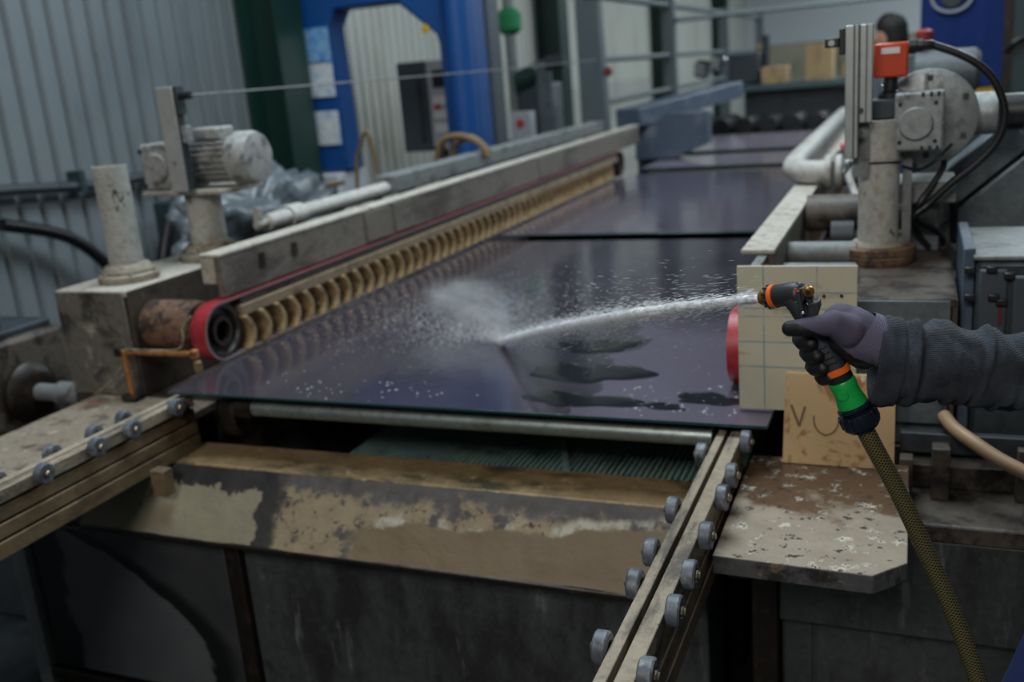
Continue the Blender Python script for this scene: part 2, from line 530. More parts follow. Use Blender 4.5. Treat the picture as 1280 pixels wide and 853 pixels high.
class MB:
    def __init__(self):
        self.v, self.f, self.mi, self.uv = [], [], [], None

    def add(self, vs, fs, mi=0):
        b = len(self.v)
        self.v += [Vector(p) for p in vs]
        self.f += [tuple(i + b for i in f) for f in fs]
        self.mi += [mi] * len(fs)
        return self

    def box(self, x0, y0, z0, x1, y1, z1, mi=0):
        x0, x1 = sorted((x0, x1)); y0, y1 = sorted((y0, y1)); z0, z1 = sorted((z0, z1))
        vs = [(x0, y0, z0), (x1, y0, z0), (x1, y1, z0), (x0, y1, z0), (x0, y0, z1), (x1, y0, z1), (x1, y1, z1), (x0, y1, z1)]
        return self.add(vs, [(3, 2, 1, 0), (4, 5, 6, 7), (0, 1, 5, 4), (1, 2, 6, 5), (2, 3, 7, 6), (3, 0, 4, 7)], mi)

    def obox(self, c, size, ax=None, mi=0):
        """oriented box; ax = three unit axes"""
        ax = ax or (Vector((1, 0, 0)), Vector((0, 1, 0)), Vector((0, 0, 1)))
        c = Vector(c)
        vs = []
        for sz in (-1, 1):
            for sx, sy in ((-1, -1), (1, -1), (1, 1), (-1, 1)):
                vs.append(c + ax[0] * sx * size[0] / 2 + ax[1] * sy * size[1] / 2 + ax[2] * sz * size[2] / 2)
        return self.add(vs, [(3, 2, 1, 0), (4, 5, 6, 7), (0, 1, 5, 4), (1, 2, 6, 5), (2, 3, 7, 6), (3, 0, 4, 7)], mi)

    def lathe(self, prof, o, axis=(0, 0, 1), n=24, mi=0, cap=True):
        o = Vector(o)
        a = Vector(axis).normalized()
        u = a.orthogonal().normalized()
        w_ = a.cross(u)
        vs, fs = [], []
        for r, h in prof:
            for k in range(n):
                t = math.tau * k / n
                vs.append(o + a * h + (u * math.cos(t) + w_ * math.sin(t)) * r)
        for i in range(len(prof) - 1):
            for k in range(n):
                k2 = (k + 1) % n
                fs.append((i * n + k, i * n + k2, (i + 1) * n + k2, (i + 1) * n + k))
        if cap:
            fs.append(tuple(range(n - 1, -1, -1)))
            fs.append(tuple((len(prof) - 1) * n + k for k in range(n)))
        return self.add(vs, fs, mi)

    def cyl(self, p0, p1, r, r1=None, n=20, mi=0):
        p0, p1 = Vector(p0), Vector(p1)
        return self.lathe([(r, 0), (r if r1 is None else r1, (p1 - p0).length)], p0, p1 - p0, n, mi)

    def tube(self, pts, r, n=10, smooth=6, mi=0, uv=False):
        P = [Vector(p) for p in pts]
        if smooth > 1 and len(P) > 2:
            Q = []
            for i in range(len(P) - 1):
                p0 = P[max(i - 1, 0)]; p1 = P[i]; p2 = P[i + 1]; p3 = P[min(i + 2, len(P) - 1)]
                for j in range(smooth):
                    t = j / smooth
                    Q.append(0.5 * ((2 * p1) + (p2 - p0) * t + (2 * p0 - 5 * p1 + 4 * p2 - p3) * t * t + (3 * p1 - p0 - 3 * p2 + p3) * t ** 3))
            Q.append(P[-1])
            P = Q
        m = len(P)
        rr = r if callable(r) else (lambda t: r)
        vs, fs = [], []
        tan = (P[1] - P[0]).normalized()
        u = tan.orthogonal().normalized()
        L = 0
        lens = []
        for i, p in enumerate(P):
            if i:
                L += (p - P[i - 1]).length
            lens.append(L)
            tn = (P[min(i + 1, m - 1)] - P[max(i - 1, 0)]).normalized()
            u = (u - tn * u.dot(tn)).normalized()
            w_ = tn.cross(u)
            for k in range(n):
                t = math.tau * k / n
                vs.append(p + (u * math.cos(t) + w_ * math.sin(t)) * rr(i / (m - 1)))
        for i in range(m - 1):
            for k in range(n):
                k2 = (k + 1) % n
                fs.append((i * n + k, i * n + k2, (i + 1) * n + k2, (i + 1) * n + k))
        if uv:
            self.uv = []
            for i in range(m - 1):
                for k in range(n):
                    self.uv += [(k / n, lens[i]), ((k + 1) / n, lens[i]), ((k + 1) / n, lens[i + 1]), (k / n, lens[i + 1])]
            self.uv += [(0, 0)] * (2 * n)
        fs.append(tuple(range(n - 1, -1, -1)))
        fs.append(tuple((m - 1) * n + k for k in range(n)))
        return self.add(vs, fs, mi)

    def prism(self, poly, axis, a, b, mi=0):
        def P(p, q, h):
            return {'x': (h, p, q), 'y': (p, h, q), 'z': (p, q, h)}[axis]
        n = len(poly)
        vs = [P(p, q, a) for p, q in poly] + [P(p, q, b) for p, q in poly]
        fs = [tuple(range(n - 1, -1, -1)), tuple(range(n, 2 * n))]
        fs += [(i, (i + 1) % n, n + (i + 1) % n, n + i) for i in range(n)]
        return self.add(vs, fs, mi)

    def ball(self, c, r, nu=10, nv=7, mi=0):
        c = Vector(c)
        r = r if isinstance(r, (tuple, list)) else (r, r, r)
        vs = [c + Vector((0, 0, -r[2]))]
        for i in range(1, nv):
            ph = -math.pi / 2 + math.pi * i / nv
            for k in range(nu):
                t = math.tau * k / nu
                vs.append(c + Vector((r[0] * math.cos(ph) * math.cos(t), r[1] * math.cos(ph) * math.sin(t), r[2] * math.sin(ph))))
        vs.append(c + Vector((0, 0, r[2])))
        fs = [(0, 1 + (k + 1) % nu, 1 + k) for k in range(nu)]
        for i in range(nv - 2):
            for k in range(nu):
                k2 = (k + 1) % nu
                fs.append((1 + i * nu + k, 1 + i * nu + k2, 1 + (i + 1) * nu + k2, 1 + (i + 1) * nu + k))
        top = len(vs) - 1
        b = 1 + (nv - 2) * nu
        fs += [(b + k, b + (k + 1) % nu, top) for k in range(nu)]
        return self.add(vs, fs, mi)

    def mesh(self, name, origin, mats, angle=38):
        me = bpy.data.meshes.new(name)
        me.from_pydata([tuple(p - origin) for p in self.v], [], self.f)
        for m in mats:
            me.materials.append(m)
        if len(mats) > 1:
            me.polygons.foreach_set('material_index', self.mi)
        if self.uv:
            ul = me.uv_layers.new(name='UVMap')
            for i, q in enumerate(self.uv[:len(ul.data)]):
                ul.data[i].uv = q
        bm = bmesh.new()
        bm.from_mesh(me)
        bmesh.ops.recalc_face_normals(bm, faces=bm.faces)
        bm.to_mesh(me)
        bm.free()
        for p in me.polygons:
            p.use_smooth = True
        me.set_sharp_from_angle(angle=math.radians(angle))
        return me

    def build(self, name, mat, parent=None, bevel=0.0, label=None, cat=None, group=None, kind=None, angle=38, segs=2):
        mats = mat if isinstance(mat, (list, tuple)) else [mat]
        xs = [p.x for p in self.v]; ys = [p.y for p in self.v]; zs = [p.z for p in self.v]
        o_ = Vector(((min(xs) + max(xs)) / 2, (min(ys) + max(ys)) / 2, min(zs)))
        me = self.mesh(name, o_, mats, angle)
        ob = bpy.data.objects.new(name, me)
        COL.objects.link(ob)
        if parent:
            ob.parent = parent
            ob.location = o_ - WL[parent.name]
        else:
            ob.location = o_
        WL[ob.name] = o_
        if bevel:
            bv = ob.modifiers.new('edge', 'BEVEL')
            bv.width = bevel
            bv.segments = segs
            bv.limit_method = 'ANGLE'
            bv.angle_limit = math.radians(40)
        tag(ob, label, cat, group, kind)
        return ob


def tag(o, label=None, cat=None, group=None, kind=None):
    for k, v in (('label', label), ('category', cat), ('group', group), ('kind', kind)):
        if v:
            o[k] = v
    return o


def thing(name, label, cat, loc, group=None):
    o = bpy.data.objects.new(name, None)
    o.empty_display_size = 0.05
    COL.objects.link(o)
    o.location = loc
    WL[o.name] = Vector(loc)
    tag(o, label, cat, group)
    return o


def dup_part(o, parent, delta=(0, 0, 0)):
    c = o.copy()
    COL.objects.link(c)
    c.parent = parent
    c.location = o.location + Vector(delta)
    WL[c.name] = WL[o.name] + Vector(delta)
    for ch in o.children:
        d = ch.copy()
        COL.objects.link(d)
        d.parent = c
        WL[d.name] = WL[ch.name] + Vector(delta)
    return c


FL = -0.15   # floor level
V = Vector

# ------------------------------------------------------------------ the hall
def corrugated(axis, fixed, a0, a1, z0, z1, pitch=0.15, depth=0.03, sgn=1):
    """trapezoid sheet; wide flats, narrow grooves set back by depth"""
    mb = MB()
    pts = []
    a = a0
    while a < a1:
        for da, d in ((0, 0), (pitch * .66, 0), (pitch * .75, -depth), (pitch * .91, -depth)):
            pts.append((a + da, fixed + sgn * d))
        a += pitch
    vs, fs = [], []
    for p, q in pts:
        for z in (z0, z1):
            vs.append((q, p, z) if axis == 'y' else (p, q, z))
    for i in range(len(pts) - 1):
        fs.append((2 * i, 2 * i + 2, 2 * i + 3, 2 * i + 1))
    mb.add(vs, fs)
    return mb


MB().box(-6, -5, FL - .1, 5.5, 31, FL).build('floor', M['floor'], kind='structure')
corrugated('y', -4.5, -1.0, 6.1, FL, 6).build('wall_left', M['wall_grey'], kind='structure', angle=10)
corrugated('y', -4.5, 6.1, 30.0, FL, 6).build('wall_left_rear', M['wall_cream'], kind='structure', angle=10)
corrugated('x', 30.0, -4.5, 4.5, FL, 6, sgn=-1).build('wall_back', M['wall_white'], kind='structure', angle=10)
corrugated('y', 4.5, -1.0, 30.0, FL, 6, sgn=-1).build('wall_right', M['wall_grey'], kind='structure', angle=10)
MB().box(-6, -5, 6.0, 5.5, 31, 6.1).build('ceiling', M['ceiling'], kind='structure')

# dark green building columns along the left wall
for i, (Y0, lab) in enumerate(((6.2, 'dark green steel building column left of the blue gantry'),
                               (12.3, 'dark green steel building column behind the pump unit'),
                               (18.4, 'dark green steel building column seen through the grey steel frame'),
                               (24.4, 'farthest dark green steel building column on the left wall'))):
    c = thing('building_column', lab, 'column', (-4.3, Y0, FL), 'green columns of the left wall')
    MB().box(-4.46, Y0 - .17, FL, -4.44, Y0 + .17, 5.99).build('flange', M['green_steel'], c)
    MB().box(-4.44, Y0 - .012, FL, -4.16, Y0 + .012, 5.99).build('web', M['green_steel'], c)
    MB().box(-4.16, Y0 - .17, FL, -4.14, Y0 + .17, 5.99).build('flange', M['green_steel'], c)

# girts and a cable conduit on the near wall
t = thing('wall_conduit', 'dark cable conduit running along the grey corrugated wall', 'conduit', (-4.42, 3.5, 1.25))
MB().tube([(-4.44, 2.0, 1.44), (-4.44, 3.6, 1.38), (-4.44, 4.6, 1.31), (-4.44, 5.9, 1.36)], .03, 8, 5).build('pipe', M['machine_dark'], t)
for yy in (3.4, 4.3, 5.2):
    MB().box(-4.5, yy - .02, 1.29, -4.40, yy + .02, 1.41).build('clip', M['dark_panel'], t)
for pts, nm in (([(-4.4, 3.7, 1.2), (-4.36, 4.1, 1.05), (-4.32, 4.35, .75), (-4.3, 4.5, .3), (-4.3, 4.5, FL + .02)], 'black hose arching low against the grey corrugated wall'),
                ([(-3.65, 4.1, 1.15), (-3.66, 4.0, .9), (-3.7, 3.98, .5), (-3.72, 3.95, FL + .02)], 'thick black hose hanging beside the white guide post')):
    MB().tube(pts, .035, 10, 6).build('rubber_hose', M['black_cable'], label=nm, cat='hose')
MB().box(-4.3, 4.7, FL, -3.35, 5.3, 1.16).build('equipment_cabinet', M['dark_panel'], bevel=.01,
    label='dark grey-green cabinet behind the white guide post', cat='cabinet')

# ------------------------------------------------------------------ conveyor bed and tank
t = thing('conveyor_bed', 'dark conveyor bed under the glass sheets', 'conveyor', (-1.25, 5, FL))
MB().box(-1.98, 2.75, FL, -.46, 11.5, .56).build('bed', M['inside'], t)
for i in range(12):
    yy = 3.0 + i * .7
    MB().cyl((-2.0, yy, .842), (-.42, yy, .842), .049, n=14).build('transport_roller', M['dark_iron'], t)
for sx in (-2.03, -.45):
    MB().box(sx, 2.76, .58, sx + .05, 11.5, .80).build('side_rail', M['dark_iron'], t)

M['tank_face'] = m_tankface()
M['plat'] = m_platform()
M['tank_panel'] = m_panel()
tank = thing('water_tank', 'rust-stained water tank under the front edge of the glass', 'tank', (-1.3, 2.2, FL))
MB().prism([(2.135, .70), (2.30, .70), (2.30, .62), (2.15, .62), (2.135, .685)], 'x', -2.33, -.42).build('rim', M['tank_top'], tank, bevel=.004)
# slanted apron with uneven relief
mb = MB()
nx, nz = 120, 14
vs, fs = [], []
for i in range(nx + 1):
    x = -2.33 + 1.9 * i / nx
    for k in range(nz + 1):
        f = k / nz
        d = .006 * noise.noise((x * 9, f * 2.2, 0)) + .003 * noise.noise((x * 30, f * 7, 3))
        vs.append((x, 2.128 - .128 * f + d, .699 - .172 * f - (.006 * noise.noise((x * 5, 8, 1)) if k == nz else 0)))
for i in range(nx):
    for k in range(nz):
        a = i * (nz + 1) + k
        fs.append((a, a + nz + 1, a + nz + 2, a + 1))
mb.add(vs, fs).build('apron', M['tank_face'], tank, angle=80)
MB().box(-2.33, 1.995, .512, -.43, 2.02, .527).box(-2.33, 2.02, .51, -.43, 2.14, .522).build('apron_lip', M['dark_iron'], tank, bevel=.003)
MB().box(-1.80, 2.085, FL, -.43, 2.30, .512).build('body', M['tank_low'], tank, bevel=.005)
MB().box(-2.74, 2.095, FL, -1.80, 2.30, .512).build('side_body', M['tank_low'], tank, bevel=.005)
MB().box(-2.64, 2.07, -.06, -1.86, 2.095, .47).build('service_panel', M['tank_panel'], tank, bevel=.004)
MB().box(-2.74, 2.06, FL, -2.68, 2.095, .50).build('frame_post', M['steel_paint'], tank, bevel=.004)
MB().box(-1.845, 2.062, FL, -1.80, 2.085, .50).build('frame_post', M['dark_iron'], tank, bevel=.004)
MB().box(-2.68, 2.06, -.12, -1.845, 2.095, -.075).build('bottom_rail', M['dark_iron'], tank, bevel=.004)
# drain mat inside
mb = MB()
for i in range(70):
    x = -1.62 + i * .0172
    mb.box(x, 2.32, .615, x + .009, 2.74, .637)
mb.box(-1.64, 2.32, .605, -.42, 2.74, .617)
mb.build('drain_mat', M['mat'], tank, kind='stuff')
MB().obox((-.93, 2.52, .643), (.02, .46, .012), (V((.93, .36, 0)), V((-.36, .93, 0)), V((0, 0, 1)))).build('mat_divider', M['mat'], tank)
MB().box(-2.03, 2.31, .40, -1.66, 2.74, .584).build('sump_box', M['inside'], tank)

t = thing('support_tube', 'galvanised steel tube just below the front edge of the glass', 'tube', (-1.15, 2.262, .8))
MB().lathe([(.0255, 0), (.0255, 1.42)], (-1.86, 2.262, .842), (1, 0, 0), 28).build('tube', M['tube'], t)
MB().lathe([(.034, 0), (.034, .05), (.028, .055)], (-1.87, 2.262, .842), (1, 0, 0), 24).build('collar', M['dark_iron'], t)
t = thing('lower_pulley', 'dark scaled wheel under the left corner of the front glass', 'pulley', (-1.93, 2.36, .7))
MB().lathe([(.03, 0), (.086, 0), (.092, .01), (.092, .045), (.084, .055), (.07, .05), (.035, .05), (.03, .06)], (-1.965, 2.36, .797), (1, 0, 0), 32).build('wheel', M['dark_iron'], t)
MB().cyl((-2.02, 2.36, .797), (-1.88, 2.36, .797), .018, n=14).build('axle', M['rust'], t)

# ------------------------------------------------------------------ glass sheets
EDGE = grime('green_glass_edge', s(34, 66, 64), rough=.15, bump=.05)
G1 = m_glass(True)
G2 = m_glass(False)
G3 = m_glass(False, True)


def glass(y0, y1, x0, x1, mat, label):
    mb = MB().box(x0, y0, .892, x1, y1, .900)
    mb.mi = [1, 0, 1, 1, 1, 1]
    ob = mb.build('glass_sheet', [mat, EDGE], bevel=.0012, label=label, cat='glass', group='wet glass sheets on the conveyor', segs=1)
    return ob


glass(2.20, 4.66, -2.085, -.30, G1, 'wet purple-grey glass sheet nearest the camera, hit by the water jet')
glass(4.86, 7.50, -2.085, -.33, G2, 'second wet glass sheet, just behind the dark gap')
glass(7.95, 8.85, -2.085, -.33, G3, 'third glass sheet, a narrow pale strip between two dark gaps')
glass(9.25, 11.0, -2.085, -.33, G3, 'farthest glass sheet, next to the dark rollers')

# dark puddles with a rim of drops on the front sheet
WATER = m_water()
DROP = m_drop()


def puddle(px, py, rx, ry, label, seed):
    c = atz(px, py, .9003)
    rnd = random.Random(seed)
    n = 48
    vs, fs = [], []
    ph = [rnd.uniform(0, 6.28) for _ in range(5)]
    for lev, (sc, h) in enumerate(((1, 0), (.97, .0004), (.6, .0005), (0.02, .0005))):
        for k in range(n):
            t_ = math.tau * k / n
            w_ = 1 + .16 * math.sin(2 * t_ + ph[0]) + .11 * math.sin(3 * t_ + ph[1]) + .08 * math.sin(5 * t_ + ph[2]) + .04 * math.sin(9 * t_ + ph[3])
            vs.append((c.x + rx * w_ * sc * math.cos(t_), c.y + ry * w_ * sc * math.sin(t_), .9003 + h))
    for i in range(3):
        for k in range(n):
            k2 = (k + 1) % n
            fs.append((i * n + k, i * n + k2, (i + 1) * n + k2, (i + 1) * n + k))
    fs.append(tuple(3 * n + k for k in range(n)))
    return MB().add(vs, fs).build('water_puddle', WATER, label=label, cat='puddle', group='puddles on the front glass sheet', angle=80)


puddle(742, 433, .13, .085, 'dark oval puddle on the front glass just under the water jet', 1)
puddle(735, 466, .16, .10, 'large dark lobed puddle in the middle right of the front glass', 4)
puddle(724, 500, .15, .06, 'dark lobed puddle near the front edge of the glass', 7)
puddle(886, 499, .085, .05, 'small dark oval puddle by the cream gridded sheet', 9)
puddle(826, 508, .06, .03, 'smallest dark puddle near the front glass edge', 12)
mb = MB()
rnd = random.Random(3)
for i in range(190):
    if i < 55:
        px, py = rnd.uniform(330, 560), rnd.uniform(470, 505) + 6
    elif i < 110:
        px, py = rnd.uniform(780, 930), rnd.uniform(482, 520)
    else:
        px, py = rnd.uniform(380, 900), rnd.uniform(420, 520)
    p = atz(px, py, .9002)
    if p.x < -2.05 or p.x > -.33 or p.y < 2.215:
        continue
    r = rnd.uniform(.001, .0034) * (1 if i < 110 else .7)
    mb.ball(p, (r * rnd.uniform(1, 2.2), r, r * .5), 8, 4)
mb.build('water_drops', DROP, label='scattered water drops lying on the front glass sheet', cat='water', kind='stuff')

# ------------------------------------------------------------------ roller rails (left and right)
def roller(root, x0, x1, y, z, outer):
    """rubber wheel on the side of a rail; outer = +1 when its bolt faces +X"""
    r = .0272
    hw = x1 - x0
    o = MB().lathe([(.010, 0), (r - .003, 0), (r, .003), (r, hw - .003), (r - .003, hw), (.013, hw), (.012, hw - .003), (.010, hw - .003)],
                   (x0, y, z), (1, 0, 0), 28).build('roller', M['roller'], root)
    b = (x1 - .004, x1 + .007) if outer > 0 else (x0 - .007, x0 + .004)
    MB().lathe([(.0095, 0), (.0095, .006), (.007, .008), (.006, .011)] if outer > 0 else [(.006, 0), (.007, .003), (.0095, .005), (.0095, .011)],
               (b[0], y, z), (1, 0, 0), 8).build('axle_bolt', M['bolt'], o)


def rail(label, xa, xb, xc, xd, y0, y1, rollers_l, rollers_r, side):
    root = thing('roller_rail', label, 'rail', ((xa + xd) / 2, 1.5, .70))
    for i, (u, v_) in enumerate(((xa, xb), (xc, xd))):
        MB().box(u, y0, .836, v_, y1, .870).build('top_strip', M['wood_strip'], root, bevel=.002)
    for k in range(3):
        zt = .828 - k * .0425
        zb = zt - .036 if k < 2 else .701
        MB().box(xa + .004, y0, zb, xd - .004 + .003 * k, y1, zt).build('plank', M['wood_plank'], root, bevel=.002)
    MB().box(xa + .012, y0 + .01, .702, xd - .012, y1 - .01, .834).build('core', M['inside'], root)
    for y in rollers_l:
        roller(root, xa - .025, xa - .001, y, .8645, -1)
    for y in rollers_r:
        roller(root, xd + .001, xd + .025, y, .8645, 1)
    for yy in (.85,):
        MB().box(xa + .01, yy, FL, xd - .01, yy + .05, .701).build('leg', M['steel_paint'], root)
    return root


rail('wooden roller rail in the right foreground with wheels on both sides', -.421, -.401, -.391, -.361, .70, 2.24,
     (1.285, 1.487, 1.607, 1.79, 2.09), (1.075, 1.233, 1.418, 1.541, 1.694, 1.87, 1.985, 2.185), 1)
lr = rail('wooden roller rail at the left edge, its planks facing right', -2.105, -2.082, -2.072, -2.042, .70, 2.26,
          (1.60, 1.78, 1.93, 2.045), (1.48, 1.668, 1.849, 1.983, 2.166), 1)
MB().box(-2.036, 2.02, .64, -1.985, 2.06, .72).build('bracket', M['wood_plank'], lr, bevel=.004)

# ------------------------------------------------------------------ left deck and stained right platform
t = thing('side_deck', 'limescaled rusty deck plate behind the left roller rail', 'deck', (-2.36, 1.9, FL))
MB().box(-2.62, .9, .755, -2.112, 2.44, .785).build('plate', M['deck'], t, bevel=.004)
for xx, yy in ((-2.58, 1.0), (-2.2, 1.0)):
    MB().box(xx, yy, FL, xx + .05, yy + .05, .755).build('leg', M['steel_paint'], t)
MB().box(-2.6, 2.31, .52, -2.15, 2.40, .755).build('gusset', M['rust_frame'], t)

t = thing('stained_platform', 'mottled stained steel platform right of the rail, corner cut off', 'platform', (-.15, 2.0, FL))
p0 = atz(960, 704, .785); p1 = atz(1091, 720, .785); p2 = atz(1134, 704, .785)
poly = [(-.352, 1.765), (-.352, 2.30), (.012, 2.30), (.012, p2.y), (p1.x, p1.y)]
mb = MB().prism(poly, 'z', .744, .785)
mb.mi = [1, 0] + [1] * 5
mb.build('plate', [M['plat'], grime('plate_edge_steel', s(78, 80, 80), [(s(40, 38, 36), 14, .5, .62), (s(120, 104, 84), 20, .58, .66)], rough=.5, bump=.3)], t, bevel=.003)
MB().box(-.345, 1.90, .66, -.30, 2.30, .744).build('bracket', M['dark_iron'], t, bevel=.004)
MB().box(-.345, 2.20, FL, -.28, 2.29, .66).build('leg', M['dark_iron'], t, bevel=.004)

t = thing('lower_cabinet', 'long grey sheet-metal base cabinet below the stained platform', 'cabinet', (.4, 2.4, FL))
MB().box(-.275, 2.24, FL, 1.35, 2.9, .40).build('body', M['tank_low'], t, bevel=.004)
MB().box(-.275, 2.18, .40, 1.35, 2.9, .655).build('upper_band', M['tank_low'], t, bevel=.006)
MB().box(-.27, 2.232, FL + .02, -.20, 2.24, .385).build('door', M['tank_low'], t, bevel=.003)
for k in range(3):
    MB().box(-.193 + k * .45, 2.230, FL + .02, .252 + k * .45, 2.24, .385).build('door', M['tank_low'], t, bevel=.003)
MB().box(-.275, 2.17, .655, 1.35, 2.9, .70).build('top_plate', M['rust_frame'], t, bevel=.006)

# ------------------------------------------------------------------ machine beds left and right
t = thing('machine_bed', 'dark machine bed carrying the left belt unit', 'machine bed', (-2.5, 5, FL))
MB().box(-2.76, 2.46, FL, -2.14, 8.2, .70).build('base', M['rust_frame'], t, bevel=.006)
MB().box(-2.74, 2.45, .70, -2.14, 8.2, .778).build('top_plate', M['housing_dark'], t, bevel=.004)
t = thing('machine_bed', 'dark machine bed carrying the right belt unit behind the platform', 'machine bed', (.1, 5, FL))
MB().box(-.29, 2.95, FL, .30, 6.9, .70).build('base', M['rust_frame'], t, bevel=.006)
MB().box(-.29, 2.44, .705, .34, 6.9, .778).build('top_plate', M['housing_dark'], t, bevel=.004)


def housing(x0, x1, label, mfront, inner, mtop):
    root = thing('steel_housing', label, 'housing', ((x0 + x1) / 2, 2.8, .78))
    MB().box(x0 + .008, 2.462, .779, x1 - .008, 3.35, 1.13).build('body', M['housing_dark'], root, bevel=.003)
    MB().box(x0, 2.445, .782, x1 - .012, 2.461, 1.148).build('front_plate', mfront, root, bevel=.003)
    xs = (x1 - .008, x1 + .004) if inner > 0 else (x0 - .004, x0 + .008)
    MB().box(xs[0], 2.452, .782, xs[1], 3.35, 1.150).build('side_plate', M['housing_dark'], root, bevel=.002)
    MB().box(x0, 2.45, 1.131, x1, 3.35, 1.152).build('top_plate', mtop, root, bevel=.003)
    return root


hl = housing(-2.735, -2.42, 'stained steel box housing at the left, under two white posts', M['housing'], 1, M['beam_top'])
hr = housing(-.125, .105, 'grey steel housing behind the cream gridded sheet', M['machine_mid'], 1, M['rust_frame'])


def guide_post(x, y, r, z0, z1, label, m):
    root = thing('guide_post', label, 'post', (x, y, z0))
    MB().lathe([(r * 1.75, 0), (r * 1.8, .006), (r * 1.8, .022), (r * 1.65, .028)], (x, y, z0 + .001), n=32).build('flange', M['flange'], root)
    MB().lathe([(r * 1.45, .028), (r * 1.5, .035), (r * 1.38, .052), (r * 1.2, .06)], (x, y, z0 + .001), n=32).build('collar', M['flange'], root)
    MB().lathe([(r, .05), (r, z1 - z0), (r - .006, z1 - z0 + .001), (r - .006, z1 - z0 - .05)], (x, y, z0), n=36).build('pipe', m, root)
    for k in range(6):
        a = math.tau * k / 6 + .3
        MB().cyl((x + r * 1.6 * math.cos(a), y + r * 1.6 * math.sin(a), z0 + .026), (x + r * 1.6 * math.cos(a), y + r * 1.6 * math.sin(a), z0 + .036), .008, n=6).build('flange_bolt', M['flange'], root)
    return root


guide_post(-2.565, 2.63, .058, 1.152, 1.553, 'short white guide post at the far left, standing on the steel box', M['post_clean'])
gp = guide_post(-2.52, 3.03, .068, 1.152, 1.405, 'white post carrying the left motor plate', M['post'])
MB().box(-2.72, 2.93, 1.406, -2.33, 3.16, 1.424).build('motor_plate', M['beam_top'], gp, bevel=.004)

# left geared motor (axis along X), dusty with limescale
t = thing('geared_motor', 'dusty ribbed geared motor on the white post at the left', 'motor', (-2.5, 3.05, 1.424))
gx0 = at(163, 210, 3.03).x
MB().box(-2.72, 2.95, 1.4245, -2.55, 3.14, 1.60).build('gearbox', M['cast_dirty'], t, bevel=.012)
MB().lathe([(.0, 0), (.052, 0), (.055, .006), (.055, .012)], (-2.645, 2.939, 1.51), (0, 1, 0), 28, cap=False).build('gearbox_cap', M['cast_dirty'], t)
for dx, dz in ((-.065, -.065), (.065, -.065), (.065, .065), (-.065, .065)):
    MB().cyl((-2.645 + dx, 2.942, 1.51 + dz), (-2.645 + dx, 2.955, 1.51 + dz), .009, n=8).build('bolt', M['machine_dark'], t)
MB().lathe([(.09, 0), (.09, .02), (.072, .03), (.072, .21)], (-2.55, 3.05, 1.525), (1, 0, 0), 32).build('motor_body', M['cast_dirty'], t)
for k in range(22):
    a = math.tau * k / 22
    c, sn = math.cos(a), math.sin(a)
    rad = V((0, c, sn)); tang = V((0, -sn, c))
    MB().obox(V((-2.43, 3.05, 1.525)) + rad * .078, (.185, .004, .018), (V((1, 0, 0)), tang, rad)).build('cooling_fin', M['cast_dirty'], t)
MB().lathe([(.094, 0), (.098, .004), (.098, .07), (.09, .088), (.06, .094), (.03, .094)], (-2.34, 3.05, 1.525), (1, 0, 0), 36).build('fan_cover', M['cast_dirty'], t)
MB().box(-2.50, 3.0, 1.60, -2.38, 3.10, 1.645).build('terminal_box', M['cast_dirty'], t, bevel=.008)

# left aluminium profile in front of the motor
t = thing('profile_upright', 'dusty aluminium profile upright clamped to the left motor', 'profile', (-2.5, 2.9, 1.43))
MB().box(-2.535, 2.885, 1.426, -2.46, 2.925, 1.80).build('extrusion', M['alu_dirty'], t, bevel=.003)
MB().box(-2.4598, 2.89, 1.426, -2.452, 2.92, 1.80).build('slot_strip', M['machine_dark'], t)
MB().box(-2.452, 2.885, 1.70, -2.44, 2.925, 1.80).build('end_plate', M['machine_dark'], t, bevel=.002)
MB().cyl((-2.44, 2.905, 1.765), (-2.395, 2.905, 1.765), .014, n=16).build('cable_clamp', M['black'], t)
MB().box(-2.452, 2.89, 1.60, -2.425, 2.92, 1.66).build('slide_block', M['cast'], t, bevel=.003)
MB().cyl((-2.50, 2.882, 1.53), (-2.50, 2.886, 1.53), .006, n=10).build('screw', M['bolt'], t)

MB().tube([(-2.393, 2.905, 1.765), (-2.56, 6.0, 1.775), (-2.72, 8.985, 1.80)], .004, 6, 8).build('taut_cable', M['steel_paint'],
    label='thin taut cable from the left profile to the grey frame', cat='cable')

# rusty drum between housing and belt pulley
t = thing('drive_drum', 'rust-blotched drum between the steel box and the red belt', 'drum', (-2.3, 2.52, .9))
MB().lathe([(.075, 0), (.083, .008), (.083, .19), (.072, .2), (.05, .2)], (-2.415, 2.55, 1.015), (1, 0, 0), 36).build('drum', M['rust'], t)
MB().cyl((-2.22, 2.55, 1.015), (-2.16, 2.55, 1.015), .035, n=20).build('shaft', M['dark_iron'], t)


